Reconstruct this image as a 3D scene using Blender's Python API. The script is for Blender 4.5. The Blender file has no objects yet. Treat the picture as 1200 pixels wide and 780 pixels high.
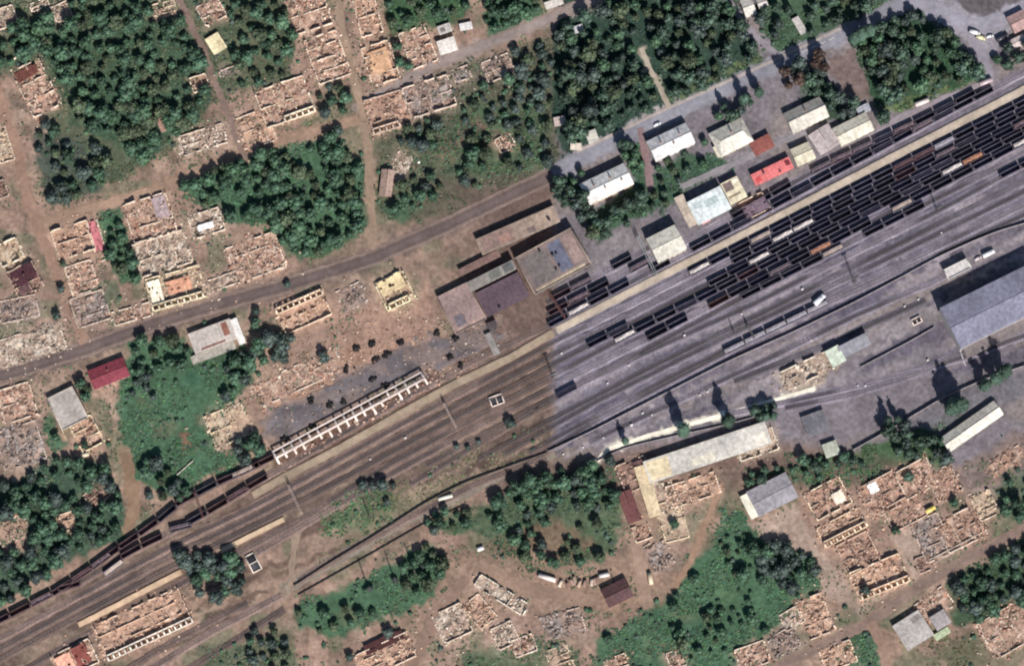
import bpy, math, random
import numpy as np
R = math.radians
rng = np.random.default_rng(7); random.seed(7)
scene = bpy.context.scene
COL = scene.collection

# ------------------------------------------------------------------ camera and light
TILT, DIST = R(10), 2500.0
CAMPOS = np.array([0, -DIST*math.sin(TILT), DIST*math.cos(TILT)])
FWD = np.array([0, math.sin(TILT), -math.cos(TILT)]); UP = np.array([0, math.cos(TILT), math.sin(TILT)])
def P(x, y, z=0.0):
    """ground (or height z) point seen at a photo position of 1200 x 780"""
    r = FWD + (x-600)*0.5/DIST*np.array([1, 0, 0]) + (390-y)*0.5/DIST*UP
    t = (z-CAMPOS[2])/r[2]
    q = CAMPOS + t*r
    return (float(q[0]), float(q[1]))
def PV(x, y):
    x = np.asarray(x, float); y = np.asarray(y, float)
    sx = (x-600)*0.5/DIST; sy = (390-y)*0.5/DIST
    ry = FWD[1]+sy*UP[1]; rz = FWD[2]+sy*UP[2]
    t = -CAMPOS[2]/rz
    return sx*t, CAMPOS[1]+t*ry
cam_d = bpy.data.cameras.new('camera'); cam = bpy.data.objects.new('camera', cam_d); COL.objects.link(cam)
cam.location = CAMPOS; cam.rotation_euler = (TILT, 0, 0)
cam_d.sensor_width = 36; cam_d.lens = 18/(300/DIST); cam_d.clip_start = 100; cam_d.clip_end = 30000
scene.camera = cam
EL = R(43); SH = np.array([-0.33, 0.944])          # sun height, direction in which shadows fall
L = np.array([SH[0]*math.cos(EL), SH[1]*math.cos(EL), -math.sin(EL)])
from mathutils import Vector
sun_d = bpy.data.lights.new('sun', 'SUN'); sun = bpy.data.objects.new('sun', sun_d); COL.objects.link(sun)
sun.rotation_euler = Vector((-L[0], -L[1], -L[2])).to_track_quat('Z', 'Y').to_euler()
sun.location = (200, -600, 700)
sun_d.energy = 4.5; sun_d.angle = R(0.5); sun_d.color = (1.0, 0.965, 0.925)
w = bpy.data.worlds.new('World'); scene.world = w; w.use_nodes = True
nt = w.node_tree; nt.nodes.clear()
sky = nt.nodes.new('ShaderNodeTexSky'); sky.sky_type = 'NISHITA'; sky.sun_disc = False
sky.sun_elevation = EL; sky.sun_rotation = R(160); sky.air_density = 1.0; sky.dust_density = 0.6; sky.ozone_density = 2.0
bg = nt.nodes.new('ShaderNodeBackground'); bg.inputs[1].default_value = 0.065
wo = nt.nodes.new('ShaderNodeOutputWorld')
nt.links.new(sky.outputs[0], bg.inputs[0]); nt.links.new(bg.outputs[0], wo.inputs[0])
vs = scene.view_settings; vs.view_transform = 'Standard'; vs.look = 'None'; vs.exposure = 0.22; vs.gamma = 1; vs.use_curve_mapping = False
scene.cycles.filter_width = 2.1
scene.cycles.max_bounces = 4; scene.cycles.diffuse_bounces = 2

# ------------------------------------------------------------------ colours, materials
def lin(c):
    c = np.asarray(c, float)/255.0
    return tuple(np.where(c <= 0.04045, c/12.92, ((c+0.055)/1.055)**2.4))
MATS = {}
def mat(name, color=None, rough=0.85, var=0.25, scale=0.5, attr=False, rnd=0.0, spec=0.25, metal=0.0, streak=None, bump=0.0):
    """procedural material: a colour (or the mesh's own colour attribute) varied by two octaves of noise, optional streaks"""
    if name in MATS: return MATS[name]
    m = bpy.data.materials.new(name); m.use_nodes = True; t = m.node_tree; n = t.nodes; l = t.links
    b = n['Principled BSDF']; b.inputs['Roughness'].default_value = rough; b.inputs['Metallic'].default_value = metal
    b.inputs['Specular IOR Level'].default_value = spec
    if attr:
        a = n.new('ShaderNodeAttribute'); a.attribute_name = 'Col'; src = a.outputs['Color']
    else:
        a = n.new('ShaderNodeRGB'); a.outputs[0].default_value = (*color, 1); src = a.outputs[0]
    tc = n.new('ShaderNodeTexCoord')
    fac = None
    for k, (s, amt) in enumerate(((scale, var), (scale*0.13, var*0.8))):
        no = n.new('ShaderNodeTexNoise'); no.inputs['Scale'].default_value = s; no.inputs['Detail'].default_value = 5
        l.new(tc.outputs['Object'], no.inputs['Vector'])
        mr = n.new('ShaderNodeMapRange'); mr.inputs[1].default_value = 0.3; mr.inputs[2].default_value = 0.7
        mr.inputs[3].default_value = 1-amt; mr.inputs[4].default_value = 1+amt
        l.new(no.outputs['Fac'], mr.inputs[0])
        if fac is None: fac = mr.outputs[0]
        else:
            mm = n.new('ShaderNodeMath'); mm.operation = 'MULTIPLY'; l.new(fac, mm.inputs[0]); l.new(mr.outputs[0], mm.inputs[1]); fac = mm.outputs[0]
    if streak:
        wv = n.new('ShaderNodeTexWave'); wv.wave_type = 'BANDS'; wv.bands_direction = streak[0]; wv.inputs['Scale'].default_value = streak[1]
        wv.inputs['Distortion'].default_value = 0.6; wv.inputs['Detail'].default_value = 2
        l.new(tc.outputs['Object'], wv.inputs['Vector'])
        mr = n.new('ShaderNodeMapRange'); mr.inputs[3].default_value = 1-streak[2]; mr.inputs[4].default_value = 1+streak[2]*0.5
        l.new(wv.outputs['Fac'], mr.inputs[0])
        mm = n.new('ShaderNodeMath'); mm.operation = 'MULTIPLY'; l.new(fac, mm.inputs[0]); l.new(mr.outputs[0], mm.inputs[1]); fac = mm.outputs[0]
    if rnd:
        oi = n.new('ShaderNodeObjectInfo'); mr = n.new('ShaderNodeMapRange'); mr.inputs[3].default_value = 1-rnd; mr.inputs[4].default_value = 1+rnd
        l.new(oi.outputs['Random'], mr.inputs[0])
        mm = n.new('ShaderNodeMath'); mm.operation = 'MULTIPLY'; l.new(fac, mm.inputs[0]); l.new(mr.outputs[0], mm.inputs[1]); fac = mm.outputs[0]
    vm = n.new('ShaderNodeVectorMath'); vm.operation = 'SCALE'
    l.new(src, vm.inputs[0]); l.new(fac, vm.inputs['Scale']); l.new(vm.outputs[0], b.inputs['Base Color'])
    if bump:
        bp = n.new('ShaderNodeBump'); bp.inputs['Strength'].default_value = bump; bp.inputs['Distance'].default_value = 0.2
        no = n.new('ShaderNodeTexNoise'); no.inputs['Scale'].default_value = scale*3; l.new(tc.outputs['Object'], no.inputs['Vector'])
        l.new(no.outputs['Fac'], bp.inputs['Height']); l.new(bp.outputs[0], b.inputs['Normal'])
    MATS[name] = m
    return m

# ------------------------------------------------------------------ mesh tools
def mesh_np(name, V, F, C=None, material=None, smooth=False):
    V = np.asarray(V, np.float32).reshape(-1, 3); F = np.asarray(F, np.int32)
    me = bpy.data.meshes.new(name); nf, k = F.shape
    me.vertices.add(len(V)); me.vertices.foreach_set('co', V.ravel())
    me.loops.add(nf*k); me.loops.foreach_set('vertex_index', F.ravel())
    me.polygons.add(nf); me.polygons.foreach_set('loop_start', np.arange(0, nf*k, k, dtype=np.int32))
    if smooth: me.polygons.foreach_set('use_smooth', np.ones(nf, bool))
    me.update(calc_edges=True)
    if C is not None:
        C = np.asarray(C, np.float32); C = np.concatenate([C[:, :3], np.ones((len(C), 1), np.float32)], 1)
        a = me.color_attributes.new('Col', 'FLOAT_COLOR', 'POINT'); a.data.foreach_set('color', C.ravel())
    if material: me.materials.append(material)
    return me
def link(name, me, parent=None, loc=(0, 0, 0), rz=0.0, **props):
    o = bpy.data.objects.new(name, me); COL.objects.link(o); o.location = loc; o.rotation_euler = (0, 0, rz)
    if parent: o.parent = parent
    for k, v in props.items():
        if v is not None: o[k] = v
    return o
def thing(name, label, cat, loc, rz=0.0, group=None):
    return link(name, None, None, loc, rz, label=label, category=cat, group=group)
BOXF = np.array([[0, 3, 2, 1], [4, 5, 6, 7], [0, 1, 5, 4], [1, 2, 6, 5], [2, 3, 7, 6], [3, 0, 4, 7]])
BOXV = np.array([[-1, -1, -1], [1, -1, -1], [1, 1, -1], [-1, 1, -1], [-1, -1, 1], [1, -1, 1], [1, 1, 1], [-1, 1, 1]], float)
class MB:
    """collects boxes and polygons for ONE mesh object"""
    def __init__(s): s.V = []; s.F = []; s.C = []; s.n = 0
    def boxes(s, c, h, rz=None, rx=None, ry=None, col=None):
        c = np.atleast_2d(np.asarray(c, float)); N = len(c); h = np.broadcast_to(np.atleast_2d(np.asarray(h, float)), (N, 3))
        v = BOXV[None]*h[:, None, :]
        for ang, (i, j) in ((rx, (1, 2)), (ry, (2, 0)), (rz, (0, 1))):
            if ang is None: continue
            a = np.broadcast_to(np.asarray(ang, float), (N,)); ca = np.cos(a)[:, None]; sa = np.sin(a)[:, None]
            p, q = v[:, :, i].copy(), v[:, :, j].copy()
            v[:, :, i] = p*ca-q*sa; v[:, :, j] = p*sa+q*ca
        v = v+c[:, None, :]
        f = BOXF[None]+8*np.arange(N)[:, None, None]
        s.add(v.reshape(-1, 3), f.reshape(-1, 4), None if col is None else np.repeat(np.broadcast_to(np.atleast_2d(np.asarray(col, float)), (N, 3)), 8, 0))
        return s
    def box(s, x0, y0, z0, x1, y1, z1, col=None):
        return s.boxes([((x0+x1)/2, (y0+y1)/2, (z0+z1)/2)], [((x1-x0)/2, (y1-y0)/2, (z1-z0)/2)], col=col)
    def add(s, V, F, C=None):
        V = np.asarray(V, float); F = np.asarray(F)
        if F.shape[1] == 3: F = np.concatenate([F, F[:, 2:]], 1)
        s.V.append(V); s.F.append(F+s.n); s.n += len(V)
        s.C.append(np.broadcast_to(np.asarray((0.5, 0.5, 0.5) if C is None else C, float), (len(V), 3)))
        return s
    def tube(s, p, q, r0, r1=None, k=6, col=None):
        p = np.asarray(p, float); q = np.asarray(q, float); r1 = r0 if r1 is None else r1
        d = q-p; d = d/np.linalg.norm(d); a = np.cross(d, [0.31, 0.9, 0.2]); a /= np.linalg.norm(a); b = np.cross(d, a)
        t = np.linspace(0, 2*math.pi, k, endpoint=False); ring = np.cos(t)[:, None]*a+np.sin(t)[:, None]*b
        V = np.concatenate([p+ring*r0, q+ring*r1, [p], [q]])
        F = [[i, (i+1) % k, k+(i+1) % k, k+i] for i in range(k)]
        F += [[2*k, (i+1) % k, i, i] for i in range(k)]+[[2*k+1, k+i, k+(i+1) % k, k+(i+1) % k] for i in range(k)]
        return s.add(V, np.array(F), col)
    def mesh(s, name, material, smooth=False):
        V = np.concatenate(s.V); F = np.concatenate(s.F); C = np.concatenate(s.C)
        tri = (F[:, 2] == F[:, 3])
        if tri.any():
            me = bpy.data.meshes.new(name)
            me.from_pydata(V.tolist(), [], [f[:3].tolist() if t else f.tolist() for f, t in zip(F, tri)])
            a = me.color_attributes.new('Col', 'FLOAT_COLOR', 'POINT'); a.data.foreach_set('color', np.concatenate([C, np.ones((len(C), 1))], 1).astype(np.float32).ravel())
            me.materials.append(material)
            if smooth: me.polygons.foreach_set('use_smooth', np.ones(len(me.polygons), bool))
            return me
        return mesh_np(name, V, F, C, material, smooth)
    def part(s, name, material, parent=None, smooth=False, **kw):
        return link(name, s.mesh(name, material, smooth), parent, **kw)
def vnoise(x, y, cell, seed=0):
    """smooth value noise in 0..1"""
    r = np.random.default_rng(seed); T = r.random((256, 256))
    u = np.asarray(x, float)/cell; v = np.asarray(y, float)/cell
    i = np.floor(u).astype(int); j = np.floor(v).astype(int); fu = u-i; fv = v-j
    fu = fu*fu*(3-2*fu); fv = fv*fv*(3-2*fv); g = lambda a, b: T[a % 256, b % 256]
    return (g(i, j)*(1-fu)+g(i+1, j)*fu)*(1-fv)+(g(i, j+1)*(1-fu)+g(i+1, j+1)*fu)*fv
def inside(px, py, poly):
    poly = np.asarray(poly, float); r = np.zeros(np.shape(px), bool); n = len(poly)
    for k in range(n):
        x0, y0 = poly[k]; x1, y1 = poly[(k+1) % n]
        if y0 == y1: continue
        c = ((y0 > py) != (y1 > py)) & (px < (x1-x0)*(py-y0)/(y1-y0)+x0)
        r ^= c
    return r
def sdist(px, py, poly, closed=True):
    poly = np.asarray(poly, float); n = len(poly); d = np.full(np.shape(px), 1e9)
    for k in range(n if closed else n-1):
        a = poly[k]; b = poly[(k+1) % n]; e = b-a; l2 = max(e@e, 1e-9)
        t = np.clip(((px-a[0])*e[0]+(py-a[1])*e[1])/l2, 0, 1)
        d = np.minimum(d, np.hypot(px-a[0]-t*e[0], py-a[1]-t*e[1]))
    return np.where(inside(px, py, poly), -d, d) if closed else d
ORD = 'first second third fourth fifth sixth seventh eighth ninth tenth eleventh twelfth thirteenth fourteenth fifteenth sixteenth seventeenth eighteenth nineteenth twentieth twenty-first twenty-second twenty-third twenty-fourth twenty-fifth'.split()
def copy_tree(o, parent=None):
    c = o.copy(); COL.objects.link(c)
    if parent: c.parent = parent
    for ch in list(o.children): copy_tree(ch, c)
    return c

# ------------------------------------------------------------------ the ground: one sheet, soil colours by area
gx = np.concatenate([[-4000, -1500, -500], np.arange(-150, 1351, 2), [1700, 3000, 5500]]).astype(float)
gy = np.concatenate([[-4000, -1500, -500], np.arange(-120, 901, 2), [1200, 2200, 3600]]).astype(float)
GX, GY = np.meshgrid(gx, gy)
WXf, WYf = PV(GX, GY)
WXf[:, 0] = -9000; WXf[:, -1] = 9000; WYf[0, :] = 9000; WYf[-1, :] = -9000
sm = lambda t: np.clip(t, 0, 1)**2*(3-2*np.clip(t, 0, 1))
def right_side(x, y):
    """1 on the cleaner grey ground of the yard, 0 on the brown dusty ground of the ruined quarter"""
    b = np.interp(x, [600, 660, 740, 850, 960, 1060, 1200], [548, 545, 532, 520, 528, 545, 600])
    return sm((x-640)/14)*sm((b-y)/34+0.5)
wx = GX+(vnoise(GX, GY, 9, 1)-0.5)*9+(vnoise(GX, GY, 4, 2)-0.5)*4
wy = GY+(vnoise(GX, GY, 9, 3)-0.5)*9+(vnoise(GX, GY, 4, 4)-0.5)*4
A = lambda c: np.array(lin(c))
gc = np.broadcast_to(A((146, 121, 107)), GX.shape+(3,)).copy()
def blend(m, c): global gc; gc = gc*(1-m[..., None])+A(c)*m[..., None]

blend(sm((vnoise(GX, GY, 45, 5)-0.45)/0.4)*0.45, (158, 134, 116))
blend(sm((vnoise(GX, GY, 30, 6)-0.55)/0.3)*0.5, (98, 94, 80))
blend(right_side(GX, GY), (118, 111, 115))
blend(right_side(GX, GY)*sm((vnoise(GX, GY, 40, 7)-0.5)/0.3)*0.6, (132, 119, 114))
GRASS = []; LINES = []
def zone(poly, c, feather=6, strength=1.0, grass=0.0):
    d = sdist(wx, wy, poly); m = sm(-d/feather+0.5)*strength; blend(m, c)
    if grass: GRASS.append((poly, grass, c))
def ribbon(pts, width, c, feather=4, strength=1.0):
    d = sdist(wx, wy, pts, False)-width/2; blend(sm(-d/feather+0.5)*strength, c)
LAWN = (74, 101, 77); LAWN2 = (92, 102, 82); DARKG = (60, 84, 66); DRY = (122, 116, 92)
# wooded and grassy areas west of the seam
left = 1-right_side(GX, GY)
blend(left*sm((vnoise(GX, GY, 17, 91)-0.58)/0.2)*0.55, (104, 90, 80))
blend(left*sm((vnoise(GX, GY, 23, 92)-0.60)/0.2)*0.55, (172, 146, 128))
blend(left*sm((vnoise(GX, GY, 28, 93)-0.60)/0.15)*0.6, (98, 104, 82))
zone([(-150, -120), (340, -120), (340, 60), (345, 110), (300, 100), (245, 120), (220, 165), (165, 195), (110, 225), (60, 240), (45, 190), (55, 150), (20, 90), (-150, 60)], (78, 90, 70), 10, 0.85, 0.5)
zone([(20, 30), (90, 0), (190, -10), (232, 60), (245, 120), (205, 165), (150, 175), (90, 145), (60, 85), (20, 78)], DARKG, 14, 0.9)
zone([(40, 150), (95, 165), (130, 185), (115, 225), (60, 240), (45, 195)], (74, 82, 76), 10, 0.8, 0.3)
zone([(210, 213), (262, 188), (330, 175), (378, 163), (424, 190), (426, 272), (372, 302), (328, 300), (318, 264), (268, 262), (240, 240)], LAWN, 7, 1, 0.8)
zone([(440, 130), (540, 70), (600, 60), (650, 40), (655, 205), (580, 232), (470, 268), (440, 250)], (86, 88, 72), 16, 0.9, 0.45)
zone([(480, 190), (560, 120), (640, 120), (640, 195), (560, 215)], (70, 94, 70), 20, 0.7, 0.4)
zone([(520, 165), (570, 175), (600, 160), (560, 140)], (116, 94, 82), 14, 0.8)
zone([(445, 240), (480, 225), (500, 240), (470, 262)], LAWN, 8, 0.8, 0.8)
zone([(560, -120), (640, -120), (630, 20), (572, 44)], LAWN, 8, 1, 0.8)
zone([(440, -120), (556, -120), (545, 20), (500, 35), (455, 45)], (66, 92, 66), 8, 1, 0.7)
zone([(114, 250), (140, 243), (150, 275), (162, 330), (145, 335), (118, 290)], LAWN, 4, 1, 0.9)
zone([(155, 402), (215, 396), (230, 420), (282, 408), (300, 440), (262, 480), (246, 500), (262, 535), (298, 530), (240, 562), (200, 585), (160, 560), (140, 500), (138, 462)], LAWN, 7, 1, 1.0)
zone([(208, 508), (226, 505), (232, 525), (214, 532)], (120, 92, 76), 6, 0.9)
zone([(-150, 560), (20, 565), (60, 535), (118, 540), (138, 570), (150, 630), (80, 655), (0, 705), (-150, 760)], (70, 88, 72), 8, 1, 0.6)
zone([(50, 490), (60, 480), (78, 520), (62, 530)], LAWN, 4, 0.9, 0.8)
zone([(105, 330), (140, 330), (142, 350), (112, 355)], LAWN2, 6, 0.8, 0.8)
zone([(345, 712), (440, 668), (500, 640), (525, 655), (510, 700), (430, 732), (390, 745), (350, 735)], LAWN, 8, 1, 0.9)
zone([(370, 600), (440, 570), (480, 575), (450, 610), (390, 630)], (84, 104, 76), 12, 0.9, 0.8)
zone([(470, 560), (600, 505), (650, 500), (620, 545), (500, 600), (400, 660), (360, 680)], (112, 108, 86), 14, 0.7, 0.3)
zone([(500, 622), (560, 595), (640, 558), (720, 540), (728, 600), (722, 650), (640, 672), (600, 662), (560, 625)], (72, 92, 70), 9, 0.9, 0.6)
zone([(570, 640), (640, 600), (700, 640), (660, 668)], (122, 100, 84), 16, 0.8)
zone([(240, 760), (330, 745), (360, 790), (360, 900), (200, 900)], (88, 98, 78), 12, 0.8, 0.5)
zone([(540, 765), (620, 745), (680, 760), (660, 900), (520, 900)], (80, 96, 74), 12, 0.8, 0.6)
zone([(690, 900), (700, 750), (750, 725), (790, 690), (830, 640), (858, 596), (872, 605), (902, 640), (950, 650), (962, 690), (950, 715), (910, 735), (868, 760), (840, 900)], LAWN, 8, 1, 1.0)
zone([(870, 555), (960, 530), (1000, 530), (1090, 498), (1110, 520), (1100, 545), (1040, 560), (960, 570), (905, 560)], (72, 94, 68), 8, 1, 0.9)
zone([(1108, 690), (1160, 655), (1350, 560), (1350, 720), (1200, 700), (1125, 735), (1112, 715)], (66, 84, 64), 8, 1, 0.8)
zone([(985, 745), (1020, 735), (1035, 780), (1000, 830), (960, 820)], LAWN, 8, 0.9, 0.9)
zone([(1090, 760), (1150, 735), (1200, 715), (1200, 760), (1130, 790)], (96, 96, 76), 12, 0.8, 0.4)
zone([(1160, 575), (1200, 548), (1230, 590), (1180, 610)], LAWN2, 8, 0.9, 0.6)
zone([(1075, 505), (1110, 488), (1150, 462), (1110, 500), (1085, 520)], (82, 98, 80), 8, 0.8, 0.5)
zone([(640, 560), (650, 520), (700, 530), (690, 545)], (118, 104, 92), 10, 0.6)
# bare earth yards
zone([(525, 650), (620, 640), (700, 665), (760, 640), (740, 590), (760, 600), (800, 690), (750, 720), (640, 735), (560, 700), (470, 770), (430, 740), (510, 700)], (142, 118, 102), 12, 0.8)
zone([(880, 612), (930, 590), (960, 640), (1000, 690), (1060, 680), (1040, 600), (1090, 590), (1080, 670), (1010, 720), (970, 700), (950, 650), (905, 640)], (160, 140, 126), 10, 0.9)
zone([(390, 330), (470, 370), (500, 330), (520, 390), (560, 410), (420, 450), (380, 420), (390, 370)], (158, 128, 112), 14, 0.9)
zone([(330, 450), (420, 400), (430, 440), (330, 490), (300, 470)], (156, 124, 106), 12, 0.8)
zone([(480, 330), (560, 290), (600, 250), (640, 225), (500, 300), (440, 320)], (132, 112, 98), 12, 0.8)
zone([(1100, 560), (1200, 500), (1260, 500), (1200, 550), (1150, 580)], (120, 104, 98), 12, 0.9)
# east of the seam: parkland, gardens, yard
zone([(650, 30), (690, -120), (880, -120), (862, 20), (895, 70), (880, 88), (790, 125), (735, 150), (690, 178), (660, 185), (648, 120)], (52, 70, 60), 6, 1, 0.7)
zone([(790, 120), (885, 76), (894, 70), (893, 60), (840, 85), (780, 112)], (92, 104, 76), 6, 0.9, 0.9)
zone([(880, -120), (1050, -120), (1058, 0), (985, 28), (915, 62), (890, 40)], (72, 92, 72), 6, 1, 0.7)
zone([(1000, 55), (1040, 30), (1065, 5), (1100, 30), (1152, 85), (1150, 98), (1100, 110), (1040, 130), (1020, 122), (1012, 80)], (58, 82, 62), 5, 1, 0.8)
zone([(1025, 128), (1090, 105), (1150, 92), (1152, 99), (1090, 113), (1040, 134)], (96, 108, 76), 4, 0.9, 0.9)
zone([(648, 190), (690, 260), (700, 282), (740, 258), (790, 235), (850, 198), (860, 188), (800, 180), (770, 205), (735, 180), (745, 215), (690, 255), (665, 190)], (66, 88, 70), 6, 1, 0.7)
zone([(728, 170), (750, 165), (755, 205), (740, 205)], (66, 92, 68), 4, 1, 0.8)
zone([(938, 85), (962, 80), (990, 120), (1000, 140), (960, 140), (942, 118)], (64, 80, 66), 5, 1, 0.5)
zone([(970, 74), (997, 58), (1012, 82), (1020, 116), (1000, 121), (985, 98)], (116, 100, 96), 3, 1)
zone([(1095, -5), (1160, -60), (1200, 2), (1155, 22), (1140, 21)], (96, 90, 92), 4, 0.9)
zone([(1058, -5), (1100, -20), (1145, 22), (1205, 0), (1350, -20), (1350, 20), (1192, 30), (1165, 60), (1155, 85), (1135, 55), (1100, 28)], (146, 140, 146), 4, 0.9)
zone([(1040, 138), (1100, 118), (1165, 95), (1165, 108), (1100, 130), (1040, 160)], (140, 130, 136), 5, 0.9)
zone([(700, 285), (750, 262), (775, 330), (700, 345), (690, 318)], (126, 118, 120), 6, 0.8)
zone([(1080, 340), (1098, 362), (1122, 408), (1090, 380), (1010, 400), (1010, 380)], (128, 119, 118), 14, 0.7)
zone([(720, 500), (800, 462), (1010, 365), (1140, 300), (1090, 350), (960, 420), (860, 458)], (132, 120, 116), 10, 0.75)
zone([(700, 480), (840, 408), (1000, 332), (1130, 275), (1130, 290), (1000, 350), (850, 420), (700, 500)], (128, 113, 112), 10, 0.6)
zone([(860, 470), (1010, 440), (1100, 425), (1120, 440), (1040, 490), (960, 520), (920, 490)], (122, 113, 118), 12, 0.7)
zone([(910, 440), (985, 428), (960, 455), (915, 460)], (176, 160, 136), 8, 0.9)
zone([(1000, 530), (1110, 465), (1200, 428), (1200, 460), (1110, 515), (1080, 500)], (104, 101, 106), 8, 0.8)

for (px, py, pr, pc) in ((190, 500, 22, (112, 106, 88)), (170, 470, 16, (96, 104, 82)), (250, 470, 18, (84, 112, 84)), (226, 444, 20, (60, 92, 72)), (820, 740, 30, (60, 90, 72)), (850, 690, 26, (92, 118, 86)), (800, 720, 22, (100, 108, 84)), (920, 690, 18, (84, 118, 86)), (770, 760, 24, (104, 110, 86)), (410, 720, 18, (104, 104, 82)), (480, 680, 18, (98, 104, 80)), (520, 180, 26, (118, 100, 84)), (490, 235, 18, (110, 100, 84)), (600, 130, 26, (84, 84, 70))):
    blend(sm(1.1-np.hypot(wx-px, (wy-py)*1.2)/pr)*0.75, pc)
# ------------------------------------------------------------------ roads, paths, platforms
ZLAY = [0.03]
M_ROAD = mat('road_surface', rough=0.9, var=0.16, scale=0.35, attr=True, spec=0.2)
def resample(pts, step):
    pts = np.asarray(pts, float); seg = np.hypot(*np.diff(pts, axis=0).T); s = np.concatenate([[0], np.cumsum(seg)])
    n = max(int(s[-1]/step), 2); t = np.linspace(0, s[-1], n+1)
    k = 3                                                   # soften the corners of the polyline a little
    q = np.stack([np.interp(t, s, pts[:, i]) for i in (0, 1)], 1)
    if n > 8:
        for _ in range(k): q[1:-1] = (q[:-2]+2*q[1:-1]+q[2:])/4
    return q
def strip_mesh(name, pts, width, colour, z, jit=1.0, edge=None, lanes=None, step=3, material=None):
    q = resample(pts, step); d = np.gradient(q, axis=0); d /= np.linalg.norm(d, axis=1)[:, None]; nrm = np.stack([-d[:, 1], d[:, 0]], 1)
    us = np.array([-1, -0.8, -0.5, -0.2, 0.2, 0.5, 0.8, 1.0]); n = len(q); V = []; C = []
    base = A(colour); ed = A(edge) if edge else base
    j0 = (vnoise(q[:, 0], q[:, 1], 7, 11)-0.5)*2*jit; j1 = (vnoise(q[:, 0], q[:, 1], 7, 12)-0.5)*2*jit
    for u in us:
        off = u*width/2+(j0 if u < 0 else j1)*abs(u); p = q+nrm*off[:, None]
        X, Y = PV(p[:, 0], p[:, 1]); V.append(np.stack([X, Y, np.full(n, z)], 1))
        f = 0.85+0.3*vnoise(p[:, 0], p[:, 1], 14, 13)
        k = min(max((abs(u)-0.5)/0.5, 0), 1); c = base*(1-k)+ed*k
        if lanes and abs(abs(u)-0.5) < 0.01: c = c*lanes
        C.append(c[None]*f[:, None])
    V = np.stack(V, 1).reshape(-1, 3); C = np.stack(C, 1).reshape(-1, 3); m = len(us)
    i = (np.arange(n-1)[:, None]*m+np.arange(m-1)[None]).ravel()
    return mesh_np(name, V, np.stack([i, i+1, i+m+1, i+m], 1)[:, ::-1], C, material or M_ROAD)
def strip(name, pts, width, colour, soft=5, **kw):
    ZLAY[0] += 0.006; LINES.append((pts, width))
    ribbon(pts, width+1, colour, soft, 0.75)
    return link(name, strip_mesh(name, pts, width*0.86, colour, ZLAY[0], **kw), kind='structure')
DUSTY = (120, 104, 96)
strip('road', [(-80, 470), (0, 441), (100, 409), (175, 381), (250, 358), (330, 336), (430, 305), (520, 266), (590, 232), (648, 205)], 21, (104, 90, 86), edge=(138, 118, 108), lanes=0.8)
strip('road', [(649, 203), (690, 180), (770, 141), (870, 94), (930, 66), (1000, 34), (1060, 4), (1110, -25)], 21, (138, 136, 144), soft=2, jit=0.3, edge=(132, 128, 134))
strip('road', [(420, 128), (460, 103), (500, 79), (560, 56), (610, 36), (690, 2), (740, -20)], 15, (146, 132, 126), edge=(140, 122, 112))
strip('road', [(840, -30), (858, 8), (880, 38), (912, 66)], 8, (138, 130, 136), soft=3, jit=0.4)
strip('road', [(1052, -10), (1090, 8), (1135, 32), (1175, 22), (1215, 5)], 19, (150, 145, 154), soft=3, jit=0.5)
strip('road', [(1135, 30), (1150, 62), (1160, 92)], 13, (140, 134, 142), soft=3, jit=0.6)
strip('road', [(860, 810), (912, 782), (965, 755), (1020, 728), (1060, 697), (1110, 668), (1160, 640), (1260, 590)], 15, (130, 110, 100), edge=(140, 118, 104))
strip('dirt_road', [(-10, 80), (4, 130), (20, 178), (34, 235), (48, 275), (66, 320), (84, 362), (100, 402)], 14, (146, 118, 102), jit=2)
strip('dirt_road', [(45, 262), (90, 248), (150, 232), (205, 214), (250, 192), (290, 178), (345, 160), (420, 140)], 13, (150, 124, 106), jit=2)
strip('dirt_road', [(200, -20), (222, 25), (240, 62), (252, 98), (266, 130), (278, 165), (290, 190)], 8, (126, 106, 96), jit=1)
strip('dirt_road', [(392, -20), (402, 40), (414, 90), (426, 135), (430, 170), (434, 230), (438, 285)], 10, (148, 126, 108), jit=1.6)
strip('dirt_path', [(1020, 728), (1034, 756), (1044, 810)], 13, (146, 120, 104), jit=1.6)
strip('dirt_path', [(846, 570), (836, 590), (822, 628), (808, 660), (790, 690)], 8, (150, 122, 102), jit=1.6)
strip('dirt_path', [(752, 600), (748, 640), (752, 675), (758, 705)], 18, (148, 124, 108), jit=2.5)
strip('dirt_path', [(560, 660), (600, 682), (640, 694), (700, 704)], 18, (142, 118, 102), jit=3)
strip('dirt_path', [(480, 780), (500, 745), (512, 715), (545, 680)], 16, (140, 116, 102), jit=3)
strip('dirt_path', [(146, 530), (152, 560), (158, 595), (150, 620)], 15, (136, 112, 92), jit=2.5)
strip('dirt_path', [(752, 56), (760, 78), (772, 100), (786, 128)], 6.5, (168, 156, 140), soft=3, jit=0.8)
strip('dirt_path', [(750, 150), (757, 185), (762, 218)], 9, (136, 112, 112), soft=3, jit=0.8)
strip('dirt_path', [(335, 690), (400, 652), (470, 612), (530, 585), (600, 548), (650, 530)], 13, (136, 124, 112), jit=1.6)
strip('dirt_path', [(340, 690), (345, 640), (352, 600)], 9, (142, 122, 106), jit=2)
strip('path', [(700, 540), (710, 527), (760, 510), (820, 494), (880, 477), (955, 455)], 5.5, (240, 230, 210), soft=2, jit=0.3)
strip('pavement', [(676, 178), (770, 133), (900, 74), (945, 53), (988, 32)], 4, (168, 156, 150), soft=1, jit=0.2)
strip('pavement', [(800, 218), (860, 192), (910, 168), (960, 148)], 8, (140, 134, 136), soft=3, jit=0.6)
strip('gravel_yard', [(1020, 165), (1060, 140), (1110, 119), (1165, 98)], 18, (138, 128, 132), jit=1.5)
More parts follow.
